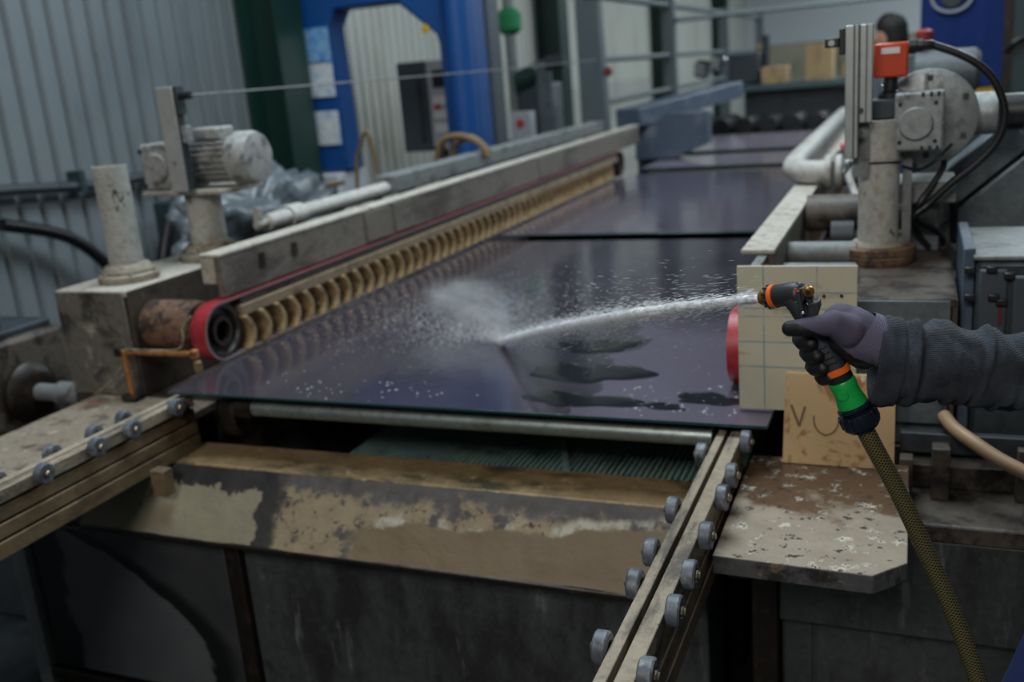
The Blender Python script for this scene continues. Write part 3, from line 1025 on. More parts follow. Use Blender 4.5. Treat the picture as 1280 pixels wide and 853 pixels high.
# ------------------------------------------------------------------ belt units
def belt_unit(x0, x1, side, label, nrib, y_end):
    """x0..x1 belt width; side +1 when the open face looks to +X"""
    yc, zc, rad = 2.52, 1.003, .098
    zt, zb = 1.100, .9035
    root = thing('belt_unit', label, 'belt', ((x0 + x1) / 2, 3.0, .9))
    th = .008
    pts_o, pts_i = [], []
    n = 24
    for k in range(n + 1):
        a = -math.pi / 2 - math.pi * k / n
        pts_o.append((yc + rad * math.cos(a), zc + rad * math.sin(a)))
        pts_i.append((yc + (rad - th) * math.cos(a), zc + (rad - th) * math.sin(a)))
    for k in range(n + 1):
        a = math.pi / 2 - math.pi * k / n
        pts_o.append((y_end + rad * math.cos(a), zc + rad * math.sin(a)))
        pts_i.append((y_end + (rad - th) * math.cos(a), zc + (rad - th) * math.sin(a)))
    m = len(pts_o)
    vs = []
    for x in (x0, x1):
        vs += [(x, p, q) for p, q in pts_o] + [(x, p, q) for p, q in pts_i]
    fs, mi = [], []
    for k in range(m):
        k2 = (k + 1) % m
        fs += [(k, k2, 2 * m + k2, 2 * m + k), (m + k, m + k2, 3 * m + k2, 3 * m + k), (k, k2, m + k2, m + k), (2 * m + k, 2 * m + k2, 3 * m + k2, 3 * m + k)]
        mi += [0, 1, 1, 1]
    mb = MB().add(vs, fs)
    mb.mi = mi
    mb.build('belt', [M['red_belt'], M['belt_edge']], root)
    # pulley with recessed hollow hub, open side towards the glass
    d = 1 if side > 0 else -1
    xs = x0 if d > 0 else x1
    pr = rad - th - .0005
    wd = abs(x1 - x0)
    for yy in (yc, y_end):
        pu = MB().lathe([(.02, 0), (pr, 0), (pr, wd - .004), (pr - .012, wd - .004), (pr - .02, wd - .022), (.052, wd - .024), (.048, wd - .006), (.036, wd - .006), (.034, wd - .045), (.004, wd - .045)],
                        (xs, yy, zc), (d, 0, 0), 36).build('pulley', M['dark_iron'], root)
        MB().cyl((xs - d * .03, yy, zc), (xs + d * (wd - .05), yy, zc), .02, n=14).build('axle', M['rust'], pu)
    # dark guide strip under the upper run
    MB().box(x0 + .006, yc + .11, 1.066, x1 - .004, y_end - .11, 1.0905).build('guide_strip', M['housing_dark'], root, bevel=.002)
    MB().box(x0 + .004, yc + .10, 1.028, x1 + (.004 if d > 0 else -.004), y_end - .11, 1.0655).build('comb_rail', M['rib_rail'], root, bevel=.003)
    # comb of curved ribs
    prof = []
    for k in range(9):
        f = k / 8
        prof.append((.030 * math.sin(math.pi * f) - .012 * (1 - f) + .012, 1.029 - f * .116))
    th_ = .020
    poly = [(y, z) for y, z in prof] + [(y - th_ - .006 * abs(1 - 2 * (k / 8)), z) for k, (y, z) in reversed(list(enumerate(prof)))]
    y0 = yc + .115
    sp = (y_end - .2 - y0) / nrib
    xa, xb = (x0 + .006, x1 + .012) if d > 0 else (x0 - .012, x1 - .006)
    first = MB().prism([(y + y0, z) for y, z in poly], 'x', xa, xb).build('rib', M['rib'], root, bevel=.003, angle=50)
    for k in range(1, nrib):
        c = dup_part(first, root, (0, sp * k, 0))
    return root


bu_l = belt_unit(-2.155, -2.095, 1, 'red rubber belt around a dark pulley with tan ribs, left side', 50, 7.4)
bu_r = belt_unit(-.432, -.37, -1, 'red rubber belt mostly hidden behind the cream gridded sheet', 34, 6.4)

# rusty stay bracket in front of the left drum
t = thing('stay_bracket', 'thin rusty bracket with a bent wire in front of the left drum', 'bracket', (-2.37, 2.40, .785))
a, b, c = at(150, 440, 2.40), at(243, 443, 2.36), at(163, 495, 2.40)
MB().cyl(a, b, .009, n=12).build('arm', M['copper'], t)
MB().cyl((a.x + .015, a.y, a.z), (a.x + .02, 2.40, .786), .009, n=12).build('upright', M['copper'], t)
MB().obox(a, (.03, .03, .03)).build('clamp', M['dark_iron'], t, bevel=.004)
MB().obox(V((a.x + .02, 2.40, .797)), (.06, .05, .022)).build('foot', M['dark_iron'], t, bevel=.004)
MB().obox(b, (.022, .022, .03)).build('clamp', M['copper'], t, bevel=.004)
MB().lathe([(.008, 0), (.013, .006), (.013, .035), (.008, .04)], at(249, 466, 2.36), n=14).build('brush_tip', M['hose_brown'], t)
MB().tube([at(156, 437, 2.39), at(190, 438, 2.38), at(222, 437, 2.37), at(229, 425, 2.37), at(228, 410, 2.38), at(238, 396, 2.39)], .0035, 6, 6).build('wire', M['wood_strip'], t)
MB().tube([at(157, 450, 2.40), at(140, 475, 2.40), at(118, 494, 2.40), at(108, 502, 2.40)], .003, 6, 6).build('wire', M['wood_strip'], t)


def guide_beam(label, xa, xb, xweb0, xweb1, y1):
    root = thing('guide_beam', label, 'beam', (xa, 5, 1.1))
    MB().box(xweb0, 2.56, 1.108, xweb1, y1, 1.242).build('web', M['beam'], root, bevel=.003)
    MB().box(xa, 2.555, 1.242, xb, y1, 1.254).build('flange', M['beam_top'], root, bevel=.003)
    return root


gb = guide_beam('limescaled steel beam above the left red belt', -2.185, -2.10, -2.128, -2.102, 8.0)
MB().box(-2.185, 2.56, 1.152, -2.13, 3.3, 1.241).build('bracket', M['beam_top'], gb, bevel=.003)
for yy in (2.78, 2.98):
    MB().obox((-2.0995, yy, 1.19), (.004, .03, .05)).build('slot', M['dark_iron'], gb)
for yy in (3.5, 3.75, 5.6):
    MB().box(-2.1005, yy, 1.115, -2.096, yy + .2, 1.24).build('patch_plate', M['beam'], gb, bevel=.002)
gb2 = guide_beam('pale steel angle beam along the right side of the glass', -.412, -.325, -.345, -.326, 6.9)
MB().box(-.32, 2.62, 1.152, -.13, 2.70, 1.19).build('bracket', M['steel_paint'], gb2, bevel=.004)
MB().cyl((-.325, 2.86, 1.185), (-.14, 2.86, 1.185), .032, n=18).build('cross_tube', M['steel_paint'], gb2)

# white pipe and flat rail behind the left beam
t = thing('water_pipe', 'dirty white pipe with a flanged end behind the left beam', 'pipe', (-2.34, 3.4, 1.2))
MB().lathe([(.034, 0), (.034, .9)], (-2.34, 3.22, 1.262), (0, 1, 0), 20).build('pipe', M['pipe_white'], t)
MB().lathe([(.043, 0), (.046, .01), (.046, .09), (.04, .1)], (-2.34, 3.30, 1.262), (0, 1, 0), 20).build('sleeve', M['pipe_white'], t)
MB().lathe([(.012, -.13), (.02, -.12), (.02, -.07), (.034, -.06), (.034, .0)], (-2.34, 3.22, 1.262), (0, 1, 0), 16).build('end_fitting', M['pipe_white'], t)
MB().box(-2.355, 3.10, 1.262, -2.325, 3.125, 1.33).build('valve_lever', M['pipe_white'], t, bevel=.004)
for yy in (3.7, 4.05):
    MB().box(-2.37, yy, 1.1525 if yy < 3.3 else .779, -2.31, yy + .05, 1.23).build('saddle', M['pipe_white'], t, bevel=.004)
t = thing('flat_rail', 'grey flat rail running back behind the left beam', 'rail', (-2.34, 6, 1.2))
MB().box(-2.39, 4.13, 1.24, -2.28, 7.6, 1.325).build('bar', M['steel_paint'], t, bevel=.006)
for k in range(5):
    MB().box(-2.37, 4.3 + k * .75, .779, -2.30, 4.36 + k * .75, 1.24).build('stand', M['machine_dark'], t)

# bearing block and shaft at the far left
t = thing('bearing_block', 'dark grimy bearing block at the left edge', 'bearing', (-3.3, 2.6, FL))
MB().box(-3.62, 2.38, FL, -3.12, 2.85, .50).build('base', M['machine_dark'], t, bevel=.01)
MB().box(-3.60, 2.42, .50, -3.14, 2.82, .93).build('body', M['rust_frame'], t, bevel=.02)
MB().box(-3.56, 2.45, .93, -3.18, 2.80, .96).build('lid', M['machine_dark'], t, bevel=.008)
for dx in (-.12, .12):
    MB().cyl((-3.37 + dx, 2.6, .96), (-3.37 + dx, 2.6, .99), .02, n=6).build('bolt', M['machine_dark'], t)
MB().lathe([(.12, 0), (.12, .02), (.09, .05), (.06, .055)], (-3.14, 2.6, .715), (1, 0, 0), 30).build('seal_ring', M['dark_iron'], t)
MB().lathe([(.034, 0), (.034, .10), (.046, .11), (.046, .25)], (-3.085, 2.6, .715), (1, 0, 0), 22).build('shaft', M['steel_paint'], t)
hb = thing('hose_bundle', 'three dark hoses bundled beside the left deck plate', 'hose', (-3.0, 2.1, .6))
for i in range(3):
    MB().tube([(-3.5 + .05 * i, 1.5, .70 - .03 * i), (-3.05 + .04 * i, 2.05, .66), (-2.85 + .02 * i, 2.40, .60 + .03 * i), (-2.80, 2.7, .56 + .03 * i)], .016, 8, 6).build('hose', M['machine_dark'], hb)

# ------------------------------------------------------------------ right machine head
GRID = [(0, at(955, 430, 2.30).x, .0014), (0, at(1021, 360, 2.30).x, .0011)]
for yy in (366, 386, 396, 428, 459):
    GRID.append((2, at(960, yy, 2.30).z, .0014))
M['grid'] = m_grid()
M['board'] = m_board()
pa, pb, pc = at(921, 333, 2.30), at(1072, 333, 2.30), at(922, 508, 2.30)
t = thing('gridded_sheet', 'cream plastic sheet with thin blue grid lines, behind the spray gun', 'sheet', (-.25, 2.3, .905))
MB().box(pa.x, 2.300, .906, pb.x, 2.308, pa.z).build('sheet', M['grid'], t, bevel=.001)
for px, py in ((1030, 370), (1052, 370)):
    p = at(px, py, 2.30)
    MB().cyl((p.x, 2.296, p.z), (p.x, 2.300, p.z), .004, n=8).build('nail', M['dark_iron'], t)
for px in (935, 1060):
    p = at(px, 345, 2.31)
    MB().box(p.x - .012, 2.3085, p.z - .02, p.x + .012, 2.56 if px < 1000 else 2.444, p.z).build('stand_off', M['steel_paint'], t)

q0, q1, q2, q3 = at(982, 466, 2.272), at(1120, 472, 2.272), at(1118, 580, 2.262), at(978, 573, 2.262)
t = thing('plywood_board', 'tan stained plywood board with faded letters leaning on the platform', 'board', (-.14, 2.27, .786))
zt = (q0.z + q1.z) / 2
MB().add([(q3.x, 2.258, .7865), (q2.x, 2.258, .7865), (q1.x, 2.276, zt), (q0.x, 2.276, zt), (q3.x, 2.270, .7865), (q2.x, 2.270, .7865), (q1.x, 2.288, zt), (q0.x, 2.288, zt)],
         [(0, 1, 2, 3), (7, 6, 5, 4), (0, 4, 5, 1), (1, 5, 6, 2), (2, 6, 7, 3), (3, 7, 4, 0)]).build('panel', M['board'], t, bevel=.0015)


def on_board(px, py):
    p = at(px, py, 2.264)
    y = 2.258 + (p.z - .7865) / (zt - .7865) * .018 - .0008
    return V((p.x, y, p.z))


def stroke(pts, wd, name, parent, m):
    mb = MB()
    for a_, b_ in zip(pts[:-1], pts[1:]):
        d = (b_ - a_)
        ax = d.normalized()
        up = V((0, 1, 0))
        sd = ax.cross(up).normalized()
        mb.obox((a_ + b_) / 2, (d.length * 1.06, wd, .001), (ax, sd, up))
    mb.build(name, m, parent)


stroke([on_board(989, 508), on_board(999, 533), on_board(1006, 510)], .006, 'letter', t, M['ink'])
arc = [on_board(1033 + 16 * math.cos(a), 524 + 20 * math.sin(a)) for a in [math.pi * (1.05 - k * .11) for k in range(11)]]
stroke(arc, .004, 'letter', t, M['ink'])

rp = guide_post(-.085, 2.90, .054, 1.152, 1.545, 'flaking rust-streaked white post right of the glass, under the orange encoder', M['post'])
MB().lathe([(.098, .0), (.1, .005), (.098, .02), (.09, .022), (.102, .026), (.1, .045), (.08, .05)], (-.085, 2.90, 1.1525), n=32).build('rust_collar', M['flange_rust'], rp)
MB().tube([V((-.085 + .056 * math.cos(a), 2.90 + .056 * math.sin(a), 1.428 - .006 * math.sin(a))) for a in [math.tau * k / 24 for k in range(25)]], .003, 6, 1).build('cable_tie', M['black_cable'], rp)
MB().box(-.025, 2.93, 1.153, .0, 2.96, 1.53).build('flat_bar', M['steel_paint'], rp, bevel=.002)

# aluminium profile with sensor
t = thing('profile_upright', 'clean aluminium profile upright with a black sensor, right side', 'profile', (-.137, 2.79, 1.45))
MB().box(-.170, 2.785, 1.455, -.137, 2.825, 1.797).build('extrusion', M['alu'], t, bevel=.002)
MB().box(-.137, 2.79, 1.548, -.1335, 2.82, 1.797).build('slot_strip', M['machine_dark'], t)
MB().box(-.1335, 2.785, 1.548, -.102, 2.825, 1.797).build('extrusion', M['alu'], t, bevel=.002)
MB().box(-.150, 2.783, 1.455, -.146, 2.7852, 1.797).build('groove', M['machine_dark'], t)
MB().box(-.119, 2.783, 1.548, -.116, 2.7852, 1.797).build('groove', M['machine_dark'], t)
for z in (1.50, 1.56):
    MB().cyl((-.13, 2.778, z + .02), (-.13, 2.786, z + .02), .007, n=12).build('screw', M['machine_dark'], t)
MB().box(-.186, 2.79, 1.725, -.1705, 2.82, 1.792).build('sensor_bracket', M['black'], t, bevel=.003)
MB().box(-.222, 2.79, 1.745, -.186, 2.815, 1.769).build('sensor', M['black'], t, bevel=.003)
MB().lathe([(.004, 0), (.008, 0), (.008, .003), (.004, .003)], (-.205, 2.7865, 1.757), (0, 1, 0), 16).build('lens_ring', M['alu'], t)
MB().box(-.15, 2.826, 1.40, -.11, 2.842, 1.60).build('clamp_plate', M['steel_paint'], t)

# gearbox, big disc flange, motor
t = thing('geared_motor', 'grey geared motor with round disc flange, right of the white post', 'motor', (.05, 2.95, 1.3))
g0, g1 = at(1120, 118, 2.86), at(1176, 187, 2.86)
gx = (g0.x + g1.x) / 2 + .002
gz = (g0.z + g1.z) / 2
hw = .062
MB().box(gx - hw, 2.865, gz - .078, gx + hw, 2.955, gz + .078).build('gearbox', M['cast'], t, bevel=.008)
MB().lathe([(.0, 0), (.040, 0), (.043, .004), (.043, .016)], (gx - .008, 2.851, gz - .004), (0, 1, 0), 32, cap=False).build('gearbox_cap', M['cast'], t)
for dx, dz in ((-.044, -.05), (.044, -.05), (.044, .05), (-.044, .05)):
    MB().cyl((gx - .004 + dx, 2.860, gz - .002 + dz), (gx - .004 + dx, 2.866, gz - .002 + dz), .0055, n=10).build('bolt', M['black'], t)
for dz in (-.070, .070):
    for dx in (.008, .028, .046):
        MB().box(gx + dx - .004, 2.8635, gz + dz - .006, gx + dx + .004, 2.8655, gz + dz + .006).build('slot', M['black'], t)
dc = at(1160, 145, 3.0)
MB().lathe([(.03, 0), (.12, 0), (.128, .006), (.128, .03), (.118, .038), (.09, .045), (.085, .3), (.06, .31)], (dc.x, 2.965, dc.z), (0, 1, 0), 48).build('disc_flange', M['cast'], t)
for k in range(6):
    a = math.tau * k / 6 + .5
    MB().obox((dc.x + .105 * math.cos(a), 2.962, dc.z + .105 * math.sin(a)), (.014, .006, .014)).build('bolt', M['machine_dark'], t)
MB().obox((dc.x - .008, 2.955, dc.z + .095), (.008, .02, .05)).build('lug', M['cast'], t, bevel=.002)
MB().lathe([(.05, 0), (.058, .006), (.058, .1), (.05, .106)], (dc.x + .075, 3.06, dc.z - .005), (1, 0, 0), 30).build('motor_body', M['cast'], t)
MB().lathe([(.046, 0), (.05, .004), (.05, .06), (.04, .066)], (dc.x + .182, 3.06, dc.z - .005), (1, 0, 0), 30).build('end_cap', M['black'], t)
MB().box(dc.x - .1, 2.98, 1.30, dc.x + .08, 3.2, 1.36).build('support', M['steel_paint'], t, bevel=.005)
MB().box(dc.x - .06, 3.04, 1.1525, dc.x + .04, 3.14, 1.30).build('pedestal', M['machine_mid'], t, bevel=.005)
MB().box(-.118, 2.875, 1.548, gx - hw, 2.945, 1.60).build('mount_block', M['machine_dark'], t, bevel=.004)

# orange encoder and its cable
e0, e1 = at(1093, 55, 2.92), at(1135, 95, 2.92)
t = thing('rotary_encoder', 'bright orange encoder box with a white label on the right motor', 'encoder', ((e0.x + e1.x) / 2, 2.93, 1.60))
MB().prism([(e0.x, 2.89), (e1.x, 2.89), (e1.x, 2.95), (e1.x - .012, 2.965), (e0.x + .012, 2.965), (e0.x, 2.95)], 'z', e1.z, e0.z).build('body', M['orange'], t, bevel=.006)
MB().box(e0.x + .019, 2.8875, e0.z - .028, e0.x + .065, 2.8895, e0.z - .012).build('label_plate', M['white_label'], t)
MB().lathe([(.032, 0), (.032, .01), (.018, .02), (.018, e1.z - 1.601)], ((e0.x + e1.x) / 2, 2.925, 1.601), (0, 0, 1), 24).build('neck', M['black'], t)
MB().ball(((e0.x + e1.x) / 2 - .02, 2.893, e1.z - .02), .005).build('pin', M['chrome'], t)
cz = e0.z - .012
MB().lathe([(.021, 0), (.021, .018), (.018, .02), (.018, .034), (.014, .036), (.013, .058), (.009, .064)], (e1.x + .001, 2.92, cz), (1, 0, -.05), 20).build('connector', M['black'], t)
cp = [V((e1.x + .06, 2.92, cz - .004))] + [at(x, y, 2.92) for x, y in ((1195, 66), (1222, 80), (1244, 103), (1256, 140), (1247, 175), (1222, 203), (1190, 228), (1160, 256), (1143, 272))]
cp += [V((.06, 3.02, 1.22)), V((.09, 3.1, 1.17))]
MB().tube(cp, .0105, 10, 6).build('encoder_cable', M['black_cable'], label='thick black cable looping from the orange encoder', cat='cable')
cp = [at(1170, 190, 3.02), at(1180, 205, 3.0), at(1165, 232, 2.97), at(1147, 258, 2.95), at(1143, 285, 3.0), V((.05, 3.02, 1.168))]
MB().tube(cp, .009, 8, 6).build('motor_cable', M['black_cable'], label='black cable dropping from the right motor behind the white post', cat='cable')
cp = [at(1128, 208, 2.93), at(1150, 212, 2.92), at(1170, 200, 2.90), at(1190, 180, 2.92)]
MB().tube(cp, .004, 6, 6).build('thin_wire', M['black_cable'], label='thin black wire curving under the right gearbox', cat='wire')

# long pipe with elbow on the right side
t = thing('water_pipe', 'grey-white pipe with elbow along the right edge of the glass', 'pipe', (-.4, 4.2, 1.2))
MB().tube([(-.43, 6.95, 1.31), (-.43, 6.0, 1.31), (-.43, 4.6, 1.31), (-.43, 4.1, 1.31), (-.42, 3.93, 1.305), (-.37, 3.84, 1.30), (-.28, 3.82, 1.30)], .045, 16, 6).build('pipe', M['pipe_white'], t)
for x in (-.30, -.262):
    MB().lathe([(.06, 0), (.064, .004), (.064, .02), (.06, .024)], (x, 3.82, 1.30), (1, 0, 0), 22).build('flange', M['pipe_white'], t)
MB().cyl((-.24, 3.82, 1.30), (-.16, 3.82, 1.30), .05, n=18).build('valve_body', M['steel_paint'], t)
MB().cyl((-.20, 3.82, 1.35), (-.20, 3.82, 1.385), .02, n=12).build('valve_stem', M['pink'], t)
MB().obox((-.205, 3.81, 1.392), (.085, .026, .03)).build('valve_handle', M['pink'], t, bevel=.008)
for yy in (4.3, 5.6, 6.7):
    MB().box(-.45, yy, 1.2545, -.41, yy + .05, 1.267).build('saddle', M['steel_paint'], t)
t = thing('corrugated_hose', 'ribbed grey-black hose beside the right pipe elbow', 'hose', (-.3, 3.6, 1.15))
mb = MB()
pts = [V((-.27, 4.3, 1.30)), V((-.20, 4.05, 1.34)), V((-.17, 3.95, 1.30)), V((-.16, 3.7, 1.2)), V((-.2, 3.5, 1.165))]
mb.tube(pts, lambda f: .032 + .004 * math.sin(f * 160), 12, 20).build('hose', M['machine_dark'], t)
MB().tube([at(1060, 212, 3.6), at(1062, 224, 3.58), at(1068, 240, 3.55), at(1074, 255, 3.5)], .012, 8, 5).build('spout_pipe', M['pipe_white'],
    label='short pale bent pipe standing left of the white right post', cat='pipe')
t = thing('clamp_lever', 'small grey clamp lever at the side of the right post', 'lever', at(1062, 205, 2.88))
MB().tube([at(1074, 200, 2.86), at(1064, 204, 2.86), at(1055, 216, 2.86)], .007, 8, 5).build('lever', M['cast'], t)
MB().ball(at(1060, 205, 2.86), .013).build('pivot', M['cast'], t)
t = thing('cross_pipe', 'dark cross pipe under the valve on the right', 'pipe', (-.2, 3.3, 1.1))
MB().cyl((-.32, 3.36, 1.22), (.0, 3.36, 1.22), .06, n=20).build('pipe', M['rust_frame'], t)
MB().cyl((-.24, 3.34, 1.15), (-.17, 3.34, 1.15), .065, n=20).build('flange', M['machine_dark'], t)
for i, (px, lab) in enumerate(((1162, 'left of two white filter canisters behind the right post'), (1178, 'right of two white filter canisters behind the right post'))):
    p = at(px, 300, 3.25)
    f = thing('filter_canister', lab, 'canister', (p.x, 3.25, 1.1), 'filter canisters')
    MB().lathe([(.018, 0), (.02, .004), (.02, .12), (.016, .13), (.01, .135)], (p.x, 3.25, 1.153), n=18).build('body', M['pipe_white'], f)
    MB().cyl((p.x, 3.25, 1.288), (p.x, 3.25, 1.31), .012, n=12).build('cap', M['machine_dark'], f)
MB().tube([at(1155, 305, 3.2), at(1158, 262, 3.2), at(1168, 243, 3.2), at(1184, 240, 3.2), at(1192, 258, 3.2), at(1192, 300, 3.2)], .011, 8, 6).build('arched_hose', M['black_cable'],
    label='black hose arching over the white filter canisters', cat='hose')

# cabinet and slanted covers at the far right
t = thing('control_block', 'grey electrical block with black latches right of the housing', 'electrical box', (.22, 2.6, .779))
c0, c1 = at(1192, 318, 2.5), at(1300, 400, 2.5)
MB().box(.118, 2.52, .779, .145, 2.9, 1.26).build('side_bar', M['steel_blue'], t, bevel=.004)
MB().box(.147, 2.50, .779, .52, 2.9, 1.232).build('body', M['machine_dark'], t, bevel=.012)
MB().box(.152, 2.488, .95, .215, 2.50, 1.215).build('door', M['cabinet'], t, bevel=.006)
MB().box(.225, 2.485, .92, .36, 2.50, 1.20).build('door', M['cabinet'], t, bevel=.006)
for px, py in ((1240, 337), (1242, 372), (1212, 338), (1212, 372), (1262, 345), (1252, 378)):
    p = at(px, py, 2.48)
    MB().box(p.x - .012, 2.474, p.z - .008, p.x + .012, 2.488, p.z + .008).build('latch', M['black'], t, bevel=.003)
p = at(1250, 395, 2.48)
MB().box(p.x - .004, 2.480, p.z - .02, p.x + .004, 2.486, p.z + .02).build('red_wire', grime('dark_red_wire', s(96, 26, 28), bump=.02), t)
MB().box(.14, 2.50, 1.233, .52, 2.9, 1.245).build('lid', M['steel_paint'], t, bevel=.004)

t = thing('slanted_cover', 'large grey sheet-metal cover tilted on edge at the right', 'cover', (.3, 3.3, FL))
ax = V((math.cos(.72), 0, math.sin(.72)))
ay = V((0, 1, 0))
az = ax.cross(ay)
cc = at(1256, 262, 3.3)
MB().obox(cc, (.36, .16, .20), (ax, ay, az)).build('cover', M['machine_mid'], t, bevel=.006)
MB().obox(cc + az * .16 + ay * .02, (.36, .16, .10), (ax, ay, az)).build('cover_lid', M['machine_mid'], t, bevel=.006)
MB().obox(cc - az * .15 + ay * .02, (.40, .16, .08), (ax, ay, az)).build('cover_base', M['machine_dark'], t, bevel=.006)
MB().box(.36, 3.25, FL, .72, 3.45, cc.z - .16).build('stand', M['machine_dark'], t, bevel=.01)
MB().lathe([(.05, 0), (.075, .004), (.075, .03), (.05, .034)], at(1205, 250, 3.45), (.4, -1, .2), 28).build('yellowed_disc', M['rust_frame'], t)

for i, (pts, lab) in enumerate((
        ([at(1190, 205, 3.7), at(1230, 196, 3.7), at(1290, 212, 3.7)], 'thin dark pipe crossing behind the right cable loop'),
        ([at(1200, 212, 3.6), at(1245, 222, 3.6), at(1300, 250, 3.6)], 'thin tan pipe sloping down at the right edge'))):
    MB().tube(pts, .012, 8, 6).build('thin_pipe', M['hose_tan' if i else 'machine_mid'], label=lab, cat='pipe')

# clutter on the right bed below the sleeve
t = thing('rusty_frame', 'rust-blotched steel frame under the sleeve at the right', 'frame', (.3, 2.4, .70))
MB().box(-.01, 2.30, .7005, .02, 2.34, .80).build('post', M['rust_frame'], t, bevel=.003)
MB().box(.06, 2.30, .7005, .10, 2.35, .83).build('post', M['rust_frame'], t, bevel=.003)
MB().box(.24, 2.32, .7005, .29, 2.36, .83).build('post', M['rust_frame'], t, bevel=.003)
MB().box(-.01, 2.345, .80, .60, 2.37, .85).build('cross_bar', M['machine_dark'], t, bevel=.003)
MB().box(-.01, 2.37, .7005, .60, 2.43, .76).build('lower_bar', M['rust_frame'], t, bevel=.003)
t = thing('grey_cover_plate', 'plain grey plate beside the plywood board, under the sleeve', 'plate', (.05, 2.4, .80))
d0, d1 = at(1118, 486, 2.41), at(1177, 543, 2.41)
MB().box(-.02, 2.41, .8505, d1.x, 2.43, 1.0).build('plate', M['machine_mid'], t, bevel=.002)
MB().cyl((d1.x - .015, 2.407, .99), (d1.x - .015, 2.411, .99), .005, n=8).build('screw', M['machine_dark'], t)
MB().tube([at(1180, 520, 2.38), at(1192, 535, 2.33), at(1215, 552, 2.28), at(1250, 575, 2.24), at(1300, 600, 2.2)], .016, 12, 6).build('drain_hose', M['hose_tan'],
    label='tan hose curving right from under the sleeve', cat='hose')

# ------------------------------------------------------------------ background, left side
# blue gantry
t = thing('blue_gantry', 'blue steel gantry with faded panels on its left leg', 'gantry', (-3.0, 5.6, FL))
GYY = 6.5
L0, L1 = at(370, 100, GYY).x, at(418, 100, GYY).x
R0, R1 = at(551, 80, GYY).x, at(594, 80, GYY).x
zpl = at(400, 216, GYY).z
zi = at(450, 8, GYY).z
poly = [(L0, zpl), (L1 + .02, zpl), (L1, zi - .12), (L1 + .07, zi), (at(495, 3, GYY).x, zi), (R0 - .02, at(548, 42, GYY).z), (R0, at(550, 55, GYY).z), (R0, FL), (R1, FL), (R1, zi + .6), (L0 + .25, zi + .6), (L0 + .10, zi + .52), (L0, zi + .36)]
MB().prism(poly, 'y', GYY, GYY + .24).build('frame', M['blue'], t, bevel=.02)
MB().lathe([(.10, 0), (.10, 2.6)], (R1 - .10, GYY - .03, FL), n=24).build('round_leg', M['blue'], t)
for y0_, y1_, m in ((35, 78, 'pale_blue'), (80, 122, 'white_peel'), (140, 182, 'white_peel')):
    MB().box(L0 + .085, GYY - .015, at(395, y1_, GYY).z, L1 - .005, GYY - .0005, at(395, y0_, GYY).z).build('leg_panel', M[m], t)
p = at(532, 36, GYY)
MB().lathe([(.02, 0), (.03, .003), (.03, .01)], (p.x, GYY - .011, p.z), (0, 1, 0), 16).build('warning_sticker', M['yellow'], t)
MB().box(-4.45, GYY - .08, FL, at(432, 225, GYY).x, GYY + .34, zpl - .004).build('plinth', M['panel_light'], bevel=.02, label='pale grey block under the left leg of the blue gantry', cat='plinth')
s0, s1 = at(594, 100, GYY + .3).x, at(617, 100, GYY + .3).x
MB().box(s0, GYY + .3, FL, s1, GYY + .5, 3.4).build('steel_post', M['cabinet'], bevel=.01, label='dark grey steel post right of the blue gantry', cat='post')

# grey control cabinet
CY = 7.4
t = thing('control_cabinet', 'grey control cabinet with a light button panel behind the gantry', 'cabinet', (at(520, 130, CY).x, CY + .1, FL))
x0_, x1_, x2_ = at(500, 130, CY).x, at(536, 130, CY).x, at(562, 130, CY).x
z1_, z0_ = at(520, 77, CY).z, at(520, 190, CY).z
MB().box(x0_, CY, z0_, x1_, CY + .3, z1_).build('body', M['cabinet'], t, bevel=.01)
MB().box(x1_ - .09, CY - .02, z0_ + .08, x1_ - .05, CY, z1_ - .08).build('door_handle', M['machine_dark'], t, bevel=.004)
MB().box(x1_, CY + .01, z0_ + .03, x2_, CY + .29, z1_).build('button_panel', M['panel_light'], t, bevel=.008)
MB().box(x1_ + .05, CY + .002, z1_ - .22, x2_ - .03, CY + .0095, z1_ - .08).build('screen', M['black'], t)
for k in range(3):
    zz = z1_ - .32 - k * .11
    MB().box(x1_ + .04, CY + .003, zz - .035, x2_ - .03, CY + .0095, zz + .035).build('label_strip', M['white_label'], t)
MB().lathe([(.0, 0), (.025, 0), (.025, .02)], (x1_ + .08, CY - .02, z1_ - .37), (0, 1, 0), 16, cap=False).build('stop_button', M['red'], t)
MB().cyl((x1_ + .02, CY + .15, FL), (x1_ + .02, CY + .15, z0_), .05, n=16).build('stand', M['machine_dark'], t)

for i, (pts, lab) in enumerate((
        ([at(545, 210, 5.2), at(552, 178, 5.2), at(575, 170, 5.2), at(600, 180, 5.2), at(610, 196, 5.2)], 'brown cable loop in front of the blue gantry leg'),
        ([at(567, 200, 5.25), at(570, 180, 5.25), at(590, 172, 5.25), at(612, 190, 5.25)], 'inner brown cable loop in front of the blue gantry leg'),
        ([V((at(447, 235, 5.3).x, 5.3, FL)), at(447, 235, 5.3), at(452, 180, 5.3), at(458, 165, 5.3), at(465, 180, 5.3), at(474, 235, 5.3), V((at(474, 235, 5.3).x, 5.3, FL))], 'dark cable loop hanging between the gantry legs'),
        ([at(345, 235, 4.6), at(370, 222, 4.6), at(400, 232, 4.6), at(430, 228, 4.6)], 'brown cable lying beside the grey polythene'))):
    MB().tube(pts, .02 if i < 2 else .013, 8, 6).build('cable_loop', M['hose_brown'], label=lab, cat='cable')

